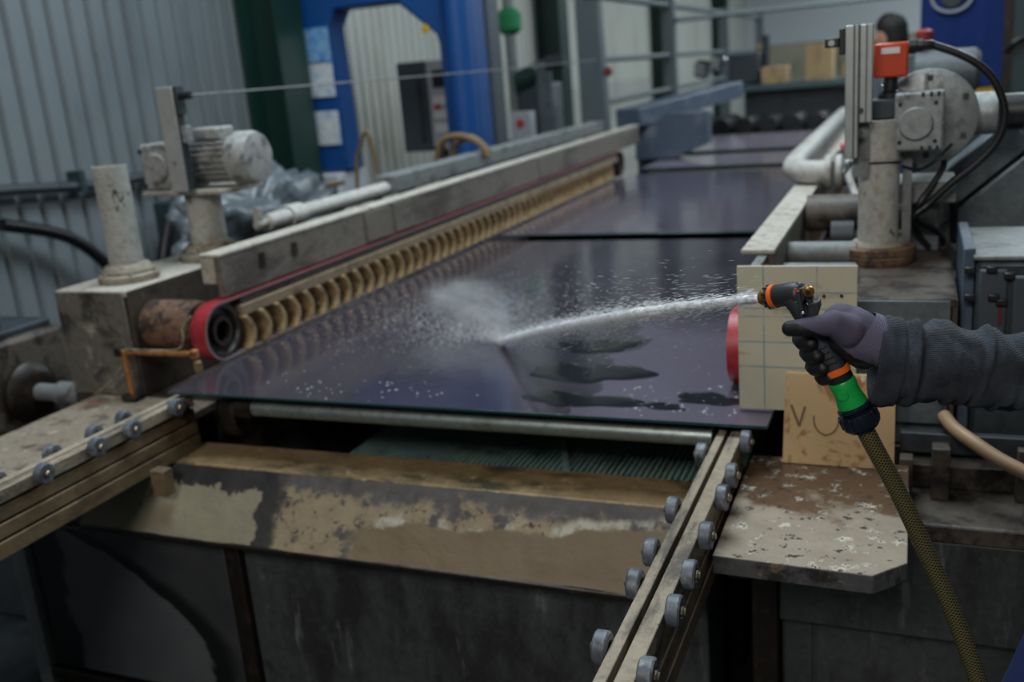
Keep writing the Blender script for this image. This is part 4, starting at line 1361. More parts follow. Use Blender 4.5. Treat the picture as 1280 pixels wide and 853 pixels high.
# crumpled polythene behind the pipe
def crumpled(c, r, seed, amp, zmin):
    mb = MB()
    mb.ball((0, 0, 0), 1.0, 56, 36)
    out = []
    for p in mb.v:
        n = noise.fractal(p * 2.1 + V((seed, 0, 0)), 1.0, 2.0, 4) + .6 * abs(noise.noise(p * 5 + V((0, seed, 0))))
        q = p * (1 + amp * n)
        out.append(V((c[0] + q.x * r[0], c[1] + q.y * r[1], max(c[2] + q.z * r[2], zmin))))
    mb.v = out
    return mb


crumpled((-3.06, 4.05, 1.06), (.22, .55, .30), 3, .4, .805).build('polythene_sheet', M['tarp'], label='crumpled grey polythene heap behind the left motor', cat='plastic sheet', angle=180)
MB().box(-3.34, 3.5, FL, -2.79, 4.65, .80).build('parts_crate', M['machine_dark'], bevel=.01, label='dark crate under the crumpled polythene', cat='crate')
crumpled((at(333, 180, GYY).x, GYY + .06, zpl + .10), (.20, .12, .12), 8, .25, zpl).build('sack', M['sack'], label='tan sack lying on the pale block beside the gantry', cat='sack', angle=180)

# pump unit in front of the second green column
t = thing('pump_unit', 'grey pump unit with green motor at the second green column', 'pump', (-3.3, 9.8, FL))
c = at(672, 120, 10.0)
MB().box(c.x - .38, 9.8, FL, c.x + .30, 10.3, 1.05).build('base', M['steel_blue'], t, bevel=.02)
MB().box(c.x - .18, 9.9, 1.05, c.x + .22, 10.2, 1.62).build('motor', M['machine_mid'], t, bevel=.03)
for k in range(7):
    MB().box(c.x - .16 + k * .055, 9.88, 1.10, c.x - .135 + k * .055, 9.9, 1.58).build('cooling_fin', M['machine_dark'], t)
MB().box(c.x + .05, 9.85, 1.10, c.x + .22, 9.89, 1.85).build('riser', M['machine_mid'], t, bevel=.01)
MB().cyl((c.x + .18, 9.85, 1.82), (c.x + .38, 9.85, 1.82), .07, n=16).build('elbow', M['machine_dark'], t)
MB().cyl((c.x - .26, 10.0, 1.05), (c.x - .26, 10.0, 2.6), .06, n=16).build('pipe', M['steel_paint'], t)
MB().lathe([(.08, 0), (.13, .05), (.13, .2), (.08, .26)], (c.x - .26, 10.0, 2.14), n=18).build('green_valve', grime('valve_green', s(20, 120, 70), bump=.02), t)
MB().cyl((c.x - .18, 9.95, 1.64), (c.x + .05, 9.95, 1.72), .12, n=18).build('green_motor', M['green_steel'], t)
p = at(652, 140, 9.7)
MB().box(p.x - .12, 9.65, 1.0, p.x + .12, 9.79, 1.35).build('switch_box', M['panel_light'], t, bevel=.01)
MB().lathe([(.0, 0), (.04, 0), (.04, .03)], (p.x, 9.62, 1.24), (0, 1, 0), 14, cap=False).build('stop_button', M['red'], t)

# grey steel frame with rails
t = thing('handrail_gallery', 'tall grey steel frame with handrails behind the left beam', 'frame', (-2.8, 10, FL))
p = at(738, 60, 9.0)
MB().prism([(p.x - .13, FL), (p.x + .16, FL), (p.x + .09, 2.45), (p.x - .13, 2.45)], 'y', 9.0, 9.14).build('column', M['frame_grey'], t, bevel=.01)
for yy in (12.2, 16.0, 20.0):
    MB().box(p.x - .08, yy, FL, p.x + .08, yy + .12, 2.45).build('column', M['frame_grey'], t, bevel=.01)
for z, r in ((2.38, .035), (1.80, .03), (1.40, .03)):
    MB().cyl((p.x, 9.14, z), (p.x, 20.0, z), r, n=12).build('handrail', M['frame_grey'], t)
MB().box(p.x - .05, 9.0, 2.33, p.x + 1.9, 9.06, 2.40).build('cross_rail', M['frame_grey'], t, bevel=.005)
MB().cyl((p.x + .1, 12.2, 2.2), (p.x + 2.6, 15.5, 2.35), .03, n=10).build('brace', M['frame_grey'], t)
p2_ = at(752, 90, 9.1)
MB().lathe([(.045, 0), (.045, .05), (.03, .07)], (p2_.x + .09, 9.0, p2_.z), (.3, -1, 0), 18).build('lamp_cup', grime('dark_red', s(110, 30, 34), bump=.02), t)

# next machine: slanted box beam, dark roller band, boxes
t = thing('transfer_beam', 'blue-grey box beam slanting over the far end of the glass', 'beam', (-2.0, 9, FL))
a_, b_ = at(785, 148, 8.5), at(915, 112, 10.5)
d = (b_ - a_).normalized()
sd = d.cross(V((0, 0, 1))).normalized()
upv = sd.cross(d)
MB().obox((a_ + b_) / 2, ((b_ - a_).length, .25, .16), (d, sd, upv)).build('beam', M['steel_blue'], t, bevel=.01)
MB().prism([(-2.3, .905), (-1.95, .905), (-1.65, 1.02), (-1.65, 1.30), (-2.0, 1.30), (-2.3, 1.12)], 'y', 8.6, 8.8).build('bracket', M['steel_blue'], t, bevel=.01)
MB().box(-2.35, 8.85, FL, -2.13, 9.1, 1.26).build('leg', M['steel_blue'], t, bevel=.01)
for px, py in ((878, 88), (897, 80)):
    q = at(px, py, 10.4)
    MB().lathe([(.05, -.08), (.09, -.05), (.09, .07), (.05, .1)], q, (.25, 0, 1), 18).build('steel_roller', M['chrome'], t)

t = thing('washing_machine', 'dark glass washing machine at the end of the conveyor', 'machine', (-1.0, 13, FL))
MB().box(-2.6, 11.55, FL, .1, 13.5, .85).build('base', M['inside'], t, bevel=.02)
for k in range(9):
    xx = -2.35 + k * .27
    MB().cyl((xx, 11.62, .93), (xx, 12.6, .93), .105, n=18).build('roller', M['black'], t)
MB().box(-2.0, 12.9, .85, -.6, 13.4, 1.28).build('hood', M['machine_dark'], t, bevel=.03)
MB().box(-2.3, 12.7, 1.28, -.3, 13.4, 1.36).build('shelf', M['teal'], t, bevel=.01)
MB().cyl((-1.75, 13.1, 1.36), (-1.75, 13.1, 1.95), .05, n=14).build('stack_pipe', M['machine_dark'], t)
MB().box(-2.2, 12.95, 1.361, -1.8, 13.35, 1.75).build('drive_box', M['machine_dark'], t, bevel=.03)
for x0, x1, y0, h, lab in ((-1.76, -1.45, 12.72, .20, 'long tan cardboard box on the washing machine shelf'),
                           (-1.24, -.92, 12.74, .42, 'tall pale cardboard box on the washing machine shelf'),
                           (-.80, -.55, 12.74, .16, 'small tan cardboard box at the right end of the shelf')):
    cb = thing('cardboard_box', lab, 'box', ((x0 + x1) / 2, y0 + .15, 1.36), 'boxes on the washing machine')
    MB().box(x0, y0, 1.361, x1, y0 + .3, 1.36 + h).build('carton', M['card'], cb, bevel=.006)
    MB().box((x0 + x1) / 2 - .02, y0 - .002, 1.36 + h * .5, (x0 + x1) / 2 + .02, y0 + .302, 1.362 + h).build('tape', M['hose_tan'], cb)

t = thing('slatted_partition', 'khaki horizontal slat partition at the back of the hall', 'partition', (-1.0, 16, FL))
for k in range(26):
    z = FL + .02 + k * .076
    MB().box(-2.3, 16.0, z, .10, 16.04, z + .066).build('slat', M['khaki'], t)
for x in (-2.3, -1.1, .02):
    MB().box(x, 16.04, FL, x + .08, 16.12, 1.86).build('post', M['card'], t)
MB().box(-.72, 15.7, FL, .12, 15.95, 1.55).build('tool_locker', M['teal'], bevel=.01, label='teal-grey locker in front of the khaki slats', cat='locker')

# ------------------------------------------------------------------ background, right side
t = thing('blue_tank', 'tall blue plastic tank with a pale emblem behind the right motor', 'tank', (.3, 8.4, FL))
b0, b1 = at(1150, 60, 8.0), at(1256, 60, 8.0)
zb = at(1200, 110, 8.0).z
nfold = 5
poly = []
for k in range(nfold * 4 + 1):
    f = k / (nfold * 4)
    poly.append((b0.x + (b1.x - b0.x) * f, 8.0 + .0025 * math.sin(f * nfold * math.tau)))
poly += [(b1.x, 8.7), (b0.x, 8.7)]
MB().prism(poly, 'z', zb, 2.75).build('shell', M['blue_tank'], t, bevel=.01)
e = at(1190, 0, 7.97)
MB().tube([V((e.x + .13 * math.cos(a), 7.972, e.z + .02 + .10 * math.sin(a))) for a in [math.tau * k / 24 for k in range(25)]], .011, 6, 1).build('emblem_ring', M['panel_light'], t)
MB().lathe([(.0, 0), (.07, 0), (.07, .008)], (e.x, 7.968, e.z + .02), (0, 1, 0), 24, cap=False).build('emblem_centre', M['machine_dark'], t)
MB().box(b0.x, 8.02, zb - .11, b1.x, 8.7, zb - .002).build('yellow_band', M['yellow'], t)
MB().box(b0.x + .02, 8.05, FL, b1.x - .02, 8.68, zb - .112).build('base', M['dark_panel'], t, bevel=.02)
k0 = at(1257, 100, 6.6)
t = thing('dark_partition', 'dark green-grey panel at the right edge behind the cable loop', 'panel', (k0.x + .5, 6.7, FL))
MB().box(k0.x, 6.6, FL, k0.x + 1.3, 6.68, 2.8).build('panel', M['dark_panel'], t, bevel=.005)
MB().tube([at(1257, 64, 6.58), at(1268, 52, 6.57), at(1290, 42, 6.58)], .018, 8, 6).build('hose', M['black_cable'], t)
MB().box(k0.x - .02, 6.585, .9, k0.x + .02, 6.69, 2.8).build('edge_post', M['dark_iron'], t)

t = thing('background_motor', 'grey motor with red cap behind the encoder', 'motor', (.15, 5.0, FL))
q = at(1160, 82, 4.6)
MB().lathe([(.05, 0), (.09, .01), (.09, .24), (.07, .26)], (q.x - .06, 4.6, q.z - .03), (1, 0, 0), 24).build('body', M['machine_mid'], t)
MB().lathe([(.03, 0), (.035, .01), (.035, .06), (.02, .07)], at(1155, 52, 4.6) - V((0, 0, .02)), n=14).build('red_cap', grime('dull_red', s(140, 44, 38), bump=.02), t)
MB().box(q.x - .03, 4.5, .779, q.x + .14, 4.7, q.z - .10).build('stand', M['machine_dark'], t, bevel=.01)

# ------------------------------------------------------------------ spray gun
GY = 1.46


def g(x, y, dy=0.0):
    return at(x, y, GY + dy)


def loft(path, prof, name, m, parent, n=20, **kw):
    """swept body: path points with radii (wide, deep) in the gun plane"""
    mb = MB()
    vs, fs = [], []
    for i, (p, (ra, rb)) in enumerate(zip(path, prof)):
        tn = (path[min(i + 1, len(path) - 1)] - path[max(i - 1, 0)]).normalized()
        dp = V((0, 1, 0))
        dp = (dp - tn * dp.dot(tn)).normalized()
        sd_ = tn.cross(dp)
        for k in range(n):
            a = math.tau * k / n
            c, s_ = math.cos(a), math.sin(a)
            c = math.copysign(abs(c) ** .8, c)
            s_ = math.copysign(abs(s_) ** .8, s_)
            vs.append(p + sd_ * ra * c + dp * rb * s_)
    for i in range(len(path) - 1):
        for k in range(n):
            k2 = (k + 1) % n
            fs.append((i * n + k, i * n + k2, (i + 1) * n + k2, (i + 1) * n + k))
    fs.append(tuple(range(n - 1, -1, -1)))
    fs.append(tuple((len(path) - 1) * n + k for k in range(n)))
    return mb.add(vs, fs).build(name, m, parent, **kw)


gun = thing('spray_gun', 'dark grey garden spray gun with orange ring held in the glove', 'spray gun', g(1040, 470))
nz = g(953, 372.5, .030)
rear = g(1003, 366, 0)
bd = (rear - nz).normalized()
BL = (rear - nz).length
MB().lathe([(.004, -.002), (.0105, -.002), (.0125, .002), (.0125, .010), (.0115, .012)], nz, bd, 28).build('nozzle_tip', M['brass'], gun)
MB().lathe([(.0125, .008), (.0165, .012), (.0172, .017), (.0165, .020)], nz, bd, 32).build('nozzle_collar', M['gun_grey'], gun)
for k in range(10):
    a = math.tau * k / 10
    u = bd.orthogonal().normalized(); w_ = bd.cross(u)
    r_ = u * math.cos(a) + w_ * math.sin(a)
    MB().obox(nz + bd * .0145 + r_ * .0168, (.010, .004, .004), (bd, bd.cross(r_), r_)).build('grip_lug', M['gun_grey'], gun, bevel=.001)
MB().lathe([(.0165, .018), (.0186, .019), (.0186, .026), (.0165, .027)], nz, bd, 36).build('orange_ring', M['orange_gun'], gun)
MB().lathe([(.0165, .025), (.0175, .027), (.0178, BL - .012), (.0165, BL - .004), (.012, BL)], nz, bd, 32).build('barrel', M['gun_grey'], gun)
neck = [g(988, 372), g(996, 382), g(1006, 398), g(1018, 418), g(1030, 438), g(1041, 456), g(1046, 464)]
loft(neck, [(.014, .011), (.0135, .012), (.0135, .013), (.0155, .015), (.0175, .017), (.0185, .0185), (.019, .019)], 'handle', M['gun_grey'], gun, bevel=.001)
for k in range(4):
    c = g(1026 + k * 4.6, 436 + k * 6.2, -.0165 - .0006 * k)
    MB().obox(c, (.014, .003, .0028), ((g(1036, 430) - g(1028, 434)).normalized(), V((0, 1, 0)), (g(1034, 444) - g(1029, 436)).normalized())).build('grip_rib', M['black'], gun, bevel=.0008)
# rear housing: shackle ring, lever, knob, lock block
MB().lathe([(.0125, -.003), (.0162, -.003), (.0162, .003), (.0125, .003)], g(1001, 368, -.002), bd, 28, cap=False).build('shackle', M['chrome'], gun)
MB().prism([(p.x, p.z) for p in [g(x, y) for x, y in ((998, 359), (1007, 357), (1013, 361), (1016, 370), (1018, 378), (1012, 380), (1007, 372), (1004, 384), (1001, 384), (998, 372))]], 'y', GY - .012, GY + .012).build('rear_housing', M['gun_grey'], gun, bevel=.002)
MB().prism([(p.x, p.z) for p in [g(x, y) for x, y in ((1011, 377), (1018, 375), (1025, 374), (1026, 384), (1022, 396), (1014, 398), (1010, 392))]], 'y', GY - .014, GY + .014).build('lock_block', M['gun_grey'], gun, bevel=.002)
MB().prism([(p.x, p.z) for p in [g(x, y) for x, y in ((996, 361), (1001, 360), (1004, 372), (1008, 390), (1006, 396), (1001, 394))]], 'y', GY - .019, GY - .0125).build('trigger_lever', M['gun_grey'], gun, bevel=.0015)
MB().lathe([(.0, 0), (.006, 0), (.0085, .003), (.0085, .009), (.006, .010)], g(1010, 366, -.022), (0, 1, 0), 20, cap=False).build('flow_knob', M['brass'], gun)
MB().lathe([(.0, -.002), (.004, -.002), (.004, .002)], g(1010, 366, -.023), (0, 1, 0), 16, cap=False).build('knob_screw', M['black'], gun)
MB().ball(g(1004, 392, -.020), .0035).build('pivot_pin', M['chrome'], gun)
MB().obox(g(995, 366, -.014), (.004, .004, .012)).build('red_tab', M['red'], gun)
hd = (g(1057, 487) - g(1044, 460)).normalized()
o0 = g(1043.5, 459)
MB().lathe([(.0185, 0), (.0205, .001), (.0205, .010), (.0185, .011)], o0, hd, 32).build('orange_base_ring', M['orange_gun'], gun)
MB().lathe([(.017, .010), (.0195, .012), (.0195, .020), (.016, .022)], o0, hd, 28).build('base_collar', M['black'], gun)
# connector
con = thing('hose_connector', 'bright green and black hose connector under the spray gun', 'connector', g(1062, 505))
o1 = o0 + hd * .0225
MB().lathe([(.0195, 0), (.0205, .002), (.0195, .014), (.0195, .022), (.0225, .038), (.022, .042), (.018, .043)], o1, hd, 36).build('green_sleeve', M['green_plastic'], con)
MB().lathe([(.0, 0), (.007, 0), (.008, .001), (.008, .004)], o1 + hd * .02 + V((-.004, -.0215, 0)), (0, 1, 0), 20, cap=False).build('release_button', M['green_plastic'], con)
o2 = o1 + hd * .042
MB().lathe([(.019, 0), (.0255, .002), (.0255, .006), (.020, .007), (.020, .010), (.027, .012), (.0285, .020), (.0275, .034), (.022, .040), (.016, .041)], o2, hd, 36).build('collar_nut', M['navy_plastic'], con)
for k in range(14):
    a = math.tau * k / 14
    u = hd.orthogonal().normalized(); w_ = hd.cross(u)
    r_ = u * math.cos(a) + w_ * math.sin(a)
    MB().obox(o2 + hd * .021 + r_ * .0278, (.018, .004, .004), (hd, hd.cross(r_), r_)).build('nut_rib', M['navy_plastic'], con, bevel=.001)
o3 = o2 + hd * .0415
hose_pts = [o3, at(1093, 560, 1.462), at(1125, 620, 1.47), at(1160, 695, 1.475), at(1193, 770, 1.475), at(1222, 850, 1.47), at(1245, 930, 1.455), at(1262, 1010, 1.43),
            V((.20, 1.52, .30)), V((.25, 1.62, .02)), V((.32, 1.72, FL + .016)), V((.55, 1.74, FL + .016)), V((1.0, 1.5, FL + .016)), V((1.6, 1.4, FL + .016))]
MB().tube(hose_pts, .0138, 20, 10, uv=True).build('garden_hose', m_hose(), label='olive braided garden hose hanging from the spray gun', cat='hose', angle=80)

# ------------------------------------------------------------------ worker holding the gun
def blob(chains, voxel, name):
    """union of tapered capsules, voxel remeshed into one skin; chains of (point, radius)"""
    mb = MB()
    for ch in chains:
        for (p, r), (q, r2) in zip(ch[:-1], ch[1:]):
            if (q - p).length > 1e-5:
                mb.cyl(p, q, r, r2, n=20)
        for p, r in ch:
            mb.ball(p, r, 18, 12)
    me = mb.mesh(name, V((0, 0, 0)), [])
    ob = bpy.data.objects.new(name, me)
    COL.objects.link(ob)
    rm = ob.modifiers.new('r', 'REMESH')
    rm.mode = 'VOXEL'
    rm.voxel_size = voxel
    sm = ob.modifiers.new('s', 'SMOOTH')
    sm.factor = .5
    sm.iterations = 4
    dg = bpy.context.evaluated_depsgraph_get()
    me2 = bpy.data.meshes.new_from_object(ob.evaluated_get(dg))
    bpy.data.objects.remove(ob)
    bpy.data.meshes.remove(me)
    me2.name = name
    for p in me2.polygons:
        p.use_smooth = True
    return me2


def put(me, name, mats, parent=None, picker=None, **kw):
    for m in mats:
        me.materials.append(m)
    if picker:
        for p in me.polygons:
            p.material_index = picker(p.center, p.normal)
    ob = bpy.data.objects.new(name, me)
    COL.objects.link(ob)
    if parent:
        ob.parent = parent
        ob.location = -WL[parent.name]
    WL[ob.name] = V((0, 0, 0))
    tag(ob, **kw)
    return ob


wrist = g(1096, 428, .02)
elbow = V((.245, 1.60, 1.235))
shoulder = V((.43, 1.42, 1.46))
PX = .40   # torso centre
person = thing('person', 'worker at the right edge in a charcoal fleece sleeve and grey-black glove', 'person', (PX, 1.22, FL))
lsh = V((.44, 1.02, 1.46))
lel = V((.50, .93, 1.18))
lha = V((.42, .95, .93))
hipR, hipL = V((PX - .08, 1.31, .78)), V((PX - .08, 1.13, .78))
footR, footL = V((PX - .02, 1.36, FL + .07)), V((PX + .12, 1.08, FL + .07))
kneeR, kneeL = V((PX - .06, 1.34, .36)), V((PX + .0, 1.10, .36))
head = V((PX - .03, 1.22, 1.73))
body = blob([[(V((PX - .09, 1.22, .80)), .13), (V((PX - .06, 1.22, 1.0)), .12), (V((PX - .01, 1.22, 1.25)), .14), (V((PX + .03, 1.22, 1.42)), .10), (V((PX + .0, 1.22, 1.56)), .055), (head, .085)],
             [(V((PX + .02, 1.22, 1.44)), .07), (shoulder, .062), (elbow, .042), (wrist, .028), (g(1070, 425, .02), .026)],
             [(V((PX + .02, 1.22, 1.44)), .07), (lsh, .062), (lel, .044), (lha, .030)],
             [(hipR, .10), (kneeR, .062), (footR, .045), (footR + V((-.13, 0, -.03)), .035)],
             [(hipL, .10), (kneeL, .062), (footL, .045), (footL + V((-.13, 0, -.03)), .035)],
             [(head, .085), (head + V((-.02, 0, .05)), .09), (head + V((-.03, 0, -.07)), .06)],
             [(head + V((-.085, 0, .0)), .018), (head + V((-.115, 0, -.02)), .016)],
             [(head + V((-.09, 0, -.065)), .02), (head + V((-.08, .02, -.065)), .014)],
             [(head + V((.0, .088, .0)), .02), (head + V((.01, .09, .025)), .018)],
             [(head + V((.0, -.088, .0)), .02), (head + V((.01, -.09, .025)), .018)],
             [(lha, .028), (lha + V((-.02, 0, -.07)), .028), (lha + V((-.03, .02, -.14)), .011)],
             [(lha + V((-.02, 0, -.07)), .026), (lha + V((-.05, .0, -.14)), .010)],
             [(lha + V((-.02, 0, -.07)), .026), (lha + V((-.035, -.022, -.135)), .010)],
             [(lha + V((-.02, 0, -.07)), .026), (lha + V((-.02, .035, -.125)), .010)],
             [(lha + V((-.01, .0, -.04)), .022), (lha + V((-.06, .02, -.09)), .011)]], .009, 'body')
put(body, 'body', [M['skin']], person)
put(blob([[(head + V((.015, 0, .075)), .095), (head + V((.035, 0, .02)), .088), (head + V((.04, 0, -.03)), .07)]], .01, 'hair'), 'hair', [M['hair']], person)
for sy in (-1, 1):
    MB().ball(head + V((-.098, .032 * sy, .022)), .012).build('eye', M['white_label'], person)
M['fleece'] = m_fleece()
jk = blob([[(V((PX - .05, 1.27, .95)), .15), (V((PX - .05, 1.17, .95)), .15), (V((PX - .04, 1.22, 1.05)), .16), (V((PX - .0, 1.22, 1.27)), .17), (V((PX + .03, 1.22, 1.44)), .115), (V((PX + .01, 1.22, 1.52)), .075)],
           [(V((PX + .02, 1.33, 1.40)), .11), (shoulder, .085), (elbow, .066)],
           [(V((PX + .02, 1.11, 1.40)), .11), (lsh, .085), (lel, .064), (lha + V((.01, 0, .03)), .046)]], .012, 'jacket')
put(jk, 'jacket', [M['fleece']], person)
tr = blob([[(V((PX - .112, 1.32, .92)), .135), (V((PX - .125, 1.34, .80)), .150), (hipR, .135), (kneeR, .085), (footR + V((0, 0, .04)), .07)],
           [(V((PX - .09, 1.13, .92)), .135), (V((PX - .09, 1.13, .82)), .145), (hipL, .13), (kneeL, .085), (footL + V((0, 0, .04)), .07)]], .012, 'trousers')
put(tr, 'trousers', [M['work_blue']], person, label='navy blue work trousers')
for f in (footR, footL):
    put(blob([[(f + V((.04, 0, -.03)), .045), (f + V((-.14, 0, -.035)), .042)]], .009, 'shoe'), 'shoe', [M['shoe']], person)

# fleece sleeve over the forearm with turned cuff and soft folds
c0 = g(1092, 447, .018)
mb = MB()
n, m = 56, 150
path = [(c0, 0.0)]
pA = g(1092, 447, .018); pB = g(1150, 452, .03); pC = g(1220, 460, .055); pD = g(1290, 468, .085); pE = elbow + V((.03, 0, -.0))
ctrl = [pA, pB, pC, pD, pE]


def cat(i, t_):
    q0 = ctrl[max(i - 1, 0)]; q1 = ctrl[i]; q2 = ctrl[i + 1]; q3 = ctrl[min(i + 2, 4)]
    return .5 * ((2 * q1) + (q2 - q0) * t_ + (2 * q0 - 5 * q1 + 4 * q2 - q3) * t_ * t_ + (3 * q1 - q0 - 3 * q2 + q3) * t_ ** 3)


vs, fs = [], []
for i in range(m + 1):
    f = i / m
    seg = min(int(f * 4), 3)
    p = cat(seg, f * 4 - seg)
    q = cat(seg, min(f * 4 - seg + .02, 1.02))
    tn = (q - p).normalized()
    dp = (V((0, 1, 0)) - tn * tn.y).normalized()
    upv = dp.cross(tn)
    if upv.z < 0:
        upv = -upv
    for k in range(n):
        a = math.tau * k / n
        c, s_ = math.cos(a), math.sin(a)
        base_u = .058 - .004 * f
        base_d = .047 + .006 * f
        if f < .165:      # turned-back cuff: thicker band, rounded ends
            e_ = f / .165
            bulge = 1.05 + .05 * math.sin(math.pi * e_) - .16 * max(0, .12 - e_) / .12 - .10 * max(0, e_ - .90) / .10
            fold = 0
        else:
            bulge = 1.0
            x_ = (f - .165) * 30
            fold = .010 * (abs(noise.noise((x_ * .24 + .8 * math.sin(a + .5), math.cos(a) * .9, math.sin(a) * .9 + 2.0))) * 2.0 - .35) + .0012 * math.sin(x_ * 1.1 + 2.5 * math.sin(a))
            fold += .007 * math.exp(-((f - .20) / .02) ** 2) * (.6 + .4 * math.cos(a * 2 + 1))
        for fc, am in ((.215, .009), (.30, .003), (.375, .0075), (.43, .003), (.50, .008), (.56, .0035), (.61, .0065), (.68, .005), (.75, .006), (.84, .006), (.93, .006)):
            ph = fc + .018 * math.sin(a * 1.0 + fc * 40)
            fold += am * math.exp(-((f - ph) / .016) ** 2) * (.55 + .45 * math.sin(a + fc * 25))
        fold += .0022 * noise.noise((f * 20, a * 1.6, 7.0))
        sag = -.012 * max(0, -s_) * math.exp(-((f - .1) / .2) ** 2)
        vs.append(p + upv * ((base_u * bulge + fold) * s_ + sag) + dp * ((base_d * bulge + fold) * c))
for i in range(m):
    for k in range(n):
        k2 = (k + 1) % n
        fs.append((i * n + k, i * n + k2, (i + 1) * n + k2, (i + 1) * n + k))
# turn the cuff end inwards
b0_ = len(vs)
for k in range(n):
    vs.append(pA + (vs[k] - pA) * .72 + V((.012, 0, 0)))
for k in range(n):
    k2 = (k + 1) % n
    fs.append((k2, k, b0_ + k, b0_ + k2))
mb.add(vs, fs).build('sleeve', M['fleece'], person, label='charcoal fleece sleeve with turned cuff', angle=180)

# glove: palm, thumb on the near side, four fingers curled round the handle
PXM = 1.19e-3
def c4(pts):
    return [(g(x, y, dy), r) for x, y, dy, r in pts]


glove_ch = [
    c4([(1102, 431, .018, .030), (1086, 425, .016, .034), (1068, 415, .014, .036), (1052, 404, .018, .030)]),      # wrist to back of hand
    c4([(1086, 432, .012, .032), (1068, 432, .006, .028), (1052, 426, .000, .022)]),                               # heel of the palm
    c4([(1078, 446, .014, .020), (1062, 440, .006, .017), (1050, 430, .0, .016)]),
    c4([(1066, 404, .034, .026), (1050, 398, .038, .020), (1042, 408, .042, .018)]),                               # knuckle ridge
    c4([(1070, 425, .038, .024), (1056, 428, .042, .018)]),
    # thumb
    c4([(1060, 414, -.008, .026), (1042, 405, -.022, .020), (1022, 408, -.030, .0155), (1003, 410, -.030, .0138), (987, 411, -.026, .0118)]),
    # index
    c4([(1046, 399, .040, .015), (1016, 410, .042, .0135), (1000, 424, .026, .0125), (1004, 429, .002, .0120), (1014, 430, -.016, .0108)]),
    # middle
    c4([(1050, 408, .042, .015), (1024, 428, .044, .0135), (1009, 441, .028, .0125), (1012, 445, .002, .0120), (1022, 446, -.016, .0108)]),
    # ring
    c4([(1056, 420, .042, .015), (1032, 447, .042, .013), (1016, 458, .028, .0122), (1019, 461, .004, .0118), (1029, 461, -.014, .0105)]),
    # little
    c4([(1062, 434, .040, .014), (1042, 462, .040, .012), (1027, 471, .027, .0112), (1029, 474, .006, .0108), (1039, 473, -.010, .0098)]),
]
gm = blob(glove_ch, .0021, 'glove')
AXR, AXD = R_RIGHT, R_DOWN


def pix(p):
    d = p - CAM
    z = d.dot(R_FWD)
    return 640 + FPX * d.dot(R_RIGHT) / z, 426.5 + FPX * d.dot(R_DOWN) / z


def glove_pick(p, nrm):
    # knit fabric on the back of thumb, hand and wrist; dipped rubber on palm and fingers
    x, y = p.x, p.z
    P = [g(983, 398, -.025), g(1008, 405, -.025), g(1028, 415, -.025), g(1048, 431, -.02), g(1068, 446, -.015), g(1096, 460, -.01)]
    if x <= P[0].x:
        return 1
    zl = P[-1].z
    for a_, b_ in zip(P[:-1], P[1:]):
        if a_.x <= x <= b_.x:
            zl = a_.z + (b_.z - a_.z) * (x - a_.x) / (b_.x - a_.x)
            break
    if p.y > GY + .03 and x < g(1045, 400).x:
        return 1
    return 0 if y > zl else 1


put(gm, 'glove', [M['glove_back'], M['glove_black']], person, glove_pick, label='purple-grey knit glove with black dipped palm and fingers')
# ribbed cuff of the glove
mb = MB()
vs, fs = [], []
cA, cB = g(1072, 420, .015), g(1108, 430, .019)
tn = (cB - cA).normalized()
dp = (V((0, 1, 0)) - tn * tn.y).normalized()
upv = dp.cross(tn)
nr, nk = 60, 40
for i in range(nr + 1):
    f = i / nr
    p = cA + (cB - cA) * f
    rr_ = 1.0 + .016 * math.sin(f * 13 * math.tau)
    for k in range(nk):
        a = math.tau * k / nk
        off = tn * (-.014 * math.sin(a) * (1 - f))
        vs.append(p + off + upv * (.0400 - .003 * f) * rr_ * math.sin(a) + dp * .038 * rr_ * math.cos(a))
for i in range(nr):
    for k in range(nk):
        k2 = (k + 1) % nk
        fs.append((i * nk + k, i * nk + k2, (i + 1) * nk + k2, (i + 1) * nk + k))
mb.add(vs, fs).build('glove_cuff', grime('ribbed_cuff', s(92, 86, 108), rough=.85, bump=.2, bscale=600, bdist=.001, var=.1), person, label='ribbed purple-grey glove cuff', angle=180)

# ------------------------------------------------------------------ second worker far behind the right post
WY = 7.7
q = at(1111, 46, WY)
wk = thing('person', 'distant dark-haired worker in grey behind the orange encoder', 'person', (q.x, WY, FL))
hd_ = V((q.x, WY, q.z))
hz = hd_.z - FL


def hp(x, y, z):
    return hd_ + V((x, y, z))


bodyw = blob([[(hd_, .08), (hp(0, 0, .05), .085), (hp(-.01, 0, -.06), .06)], [(hp(.01, 0, -.1), .05), (hp(.02, 0, -.22), .06), (hp(.02, 0, -.38), .12), (hp(.02, 0, -.68), .11), (hp(.02, 0, -.95), .12)],
              [(hp(.02, 0, -.28), .07), (hp(.02, -.2, -.32), .06), (hp(.05, -.24, -.62), .045), (hp(-.06, -.22, -.86), .035), (hp(-.08, -.21, -.96), .03)],
              [(hp(.02, 0, -.28), .07), (hp(.02, .2, -.32), .06), (hp(.05, .24, -.62), .045), (hp(-.06, .22, -.86), .035), (hp(-.08, .21, -.96), .03)],
              [(hp(.02, -.09, -.95), .10), (hp(.0, -.10, -1.45), .065), (V((q.x + .02, WY - .1, FL + .06)), .05), (V((q.x - .12, WY - .1, FL + .045)), .04)],
              [(hp(.02, .09, -.95), .10), (hp(.0, .10, -1.45), .065), (V((q.x + .02, WY + .1, FL + .06)), .05), (V((q.x - .12, WY + .1, FL + .045)), .04)],
              [(hp(-.08, 0, 0), .018), (hp(-.1, 0, -.02), .016)]], .014, 'body')
put(bodyw, 'body', [M['skin']], wk)
put(blob([[(hp(.03, 0, .06), .096), (hp(.045, 0, -.02), .09), (hp(0, 0, .075), .09)]], .012, 'hair'), 'hair', [M['hair']], wk)
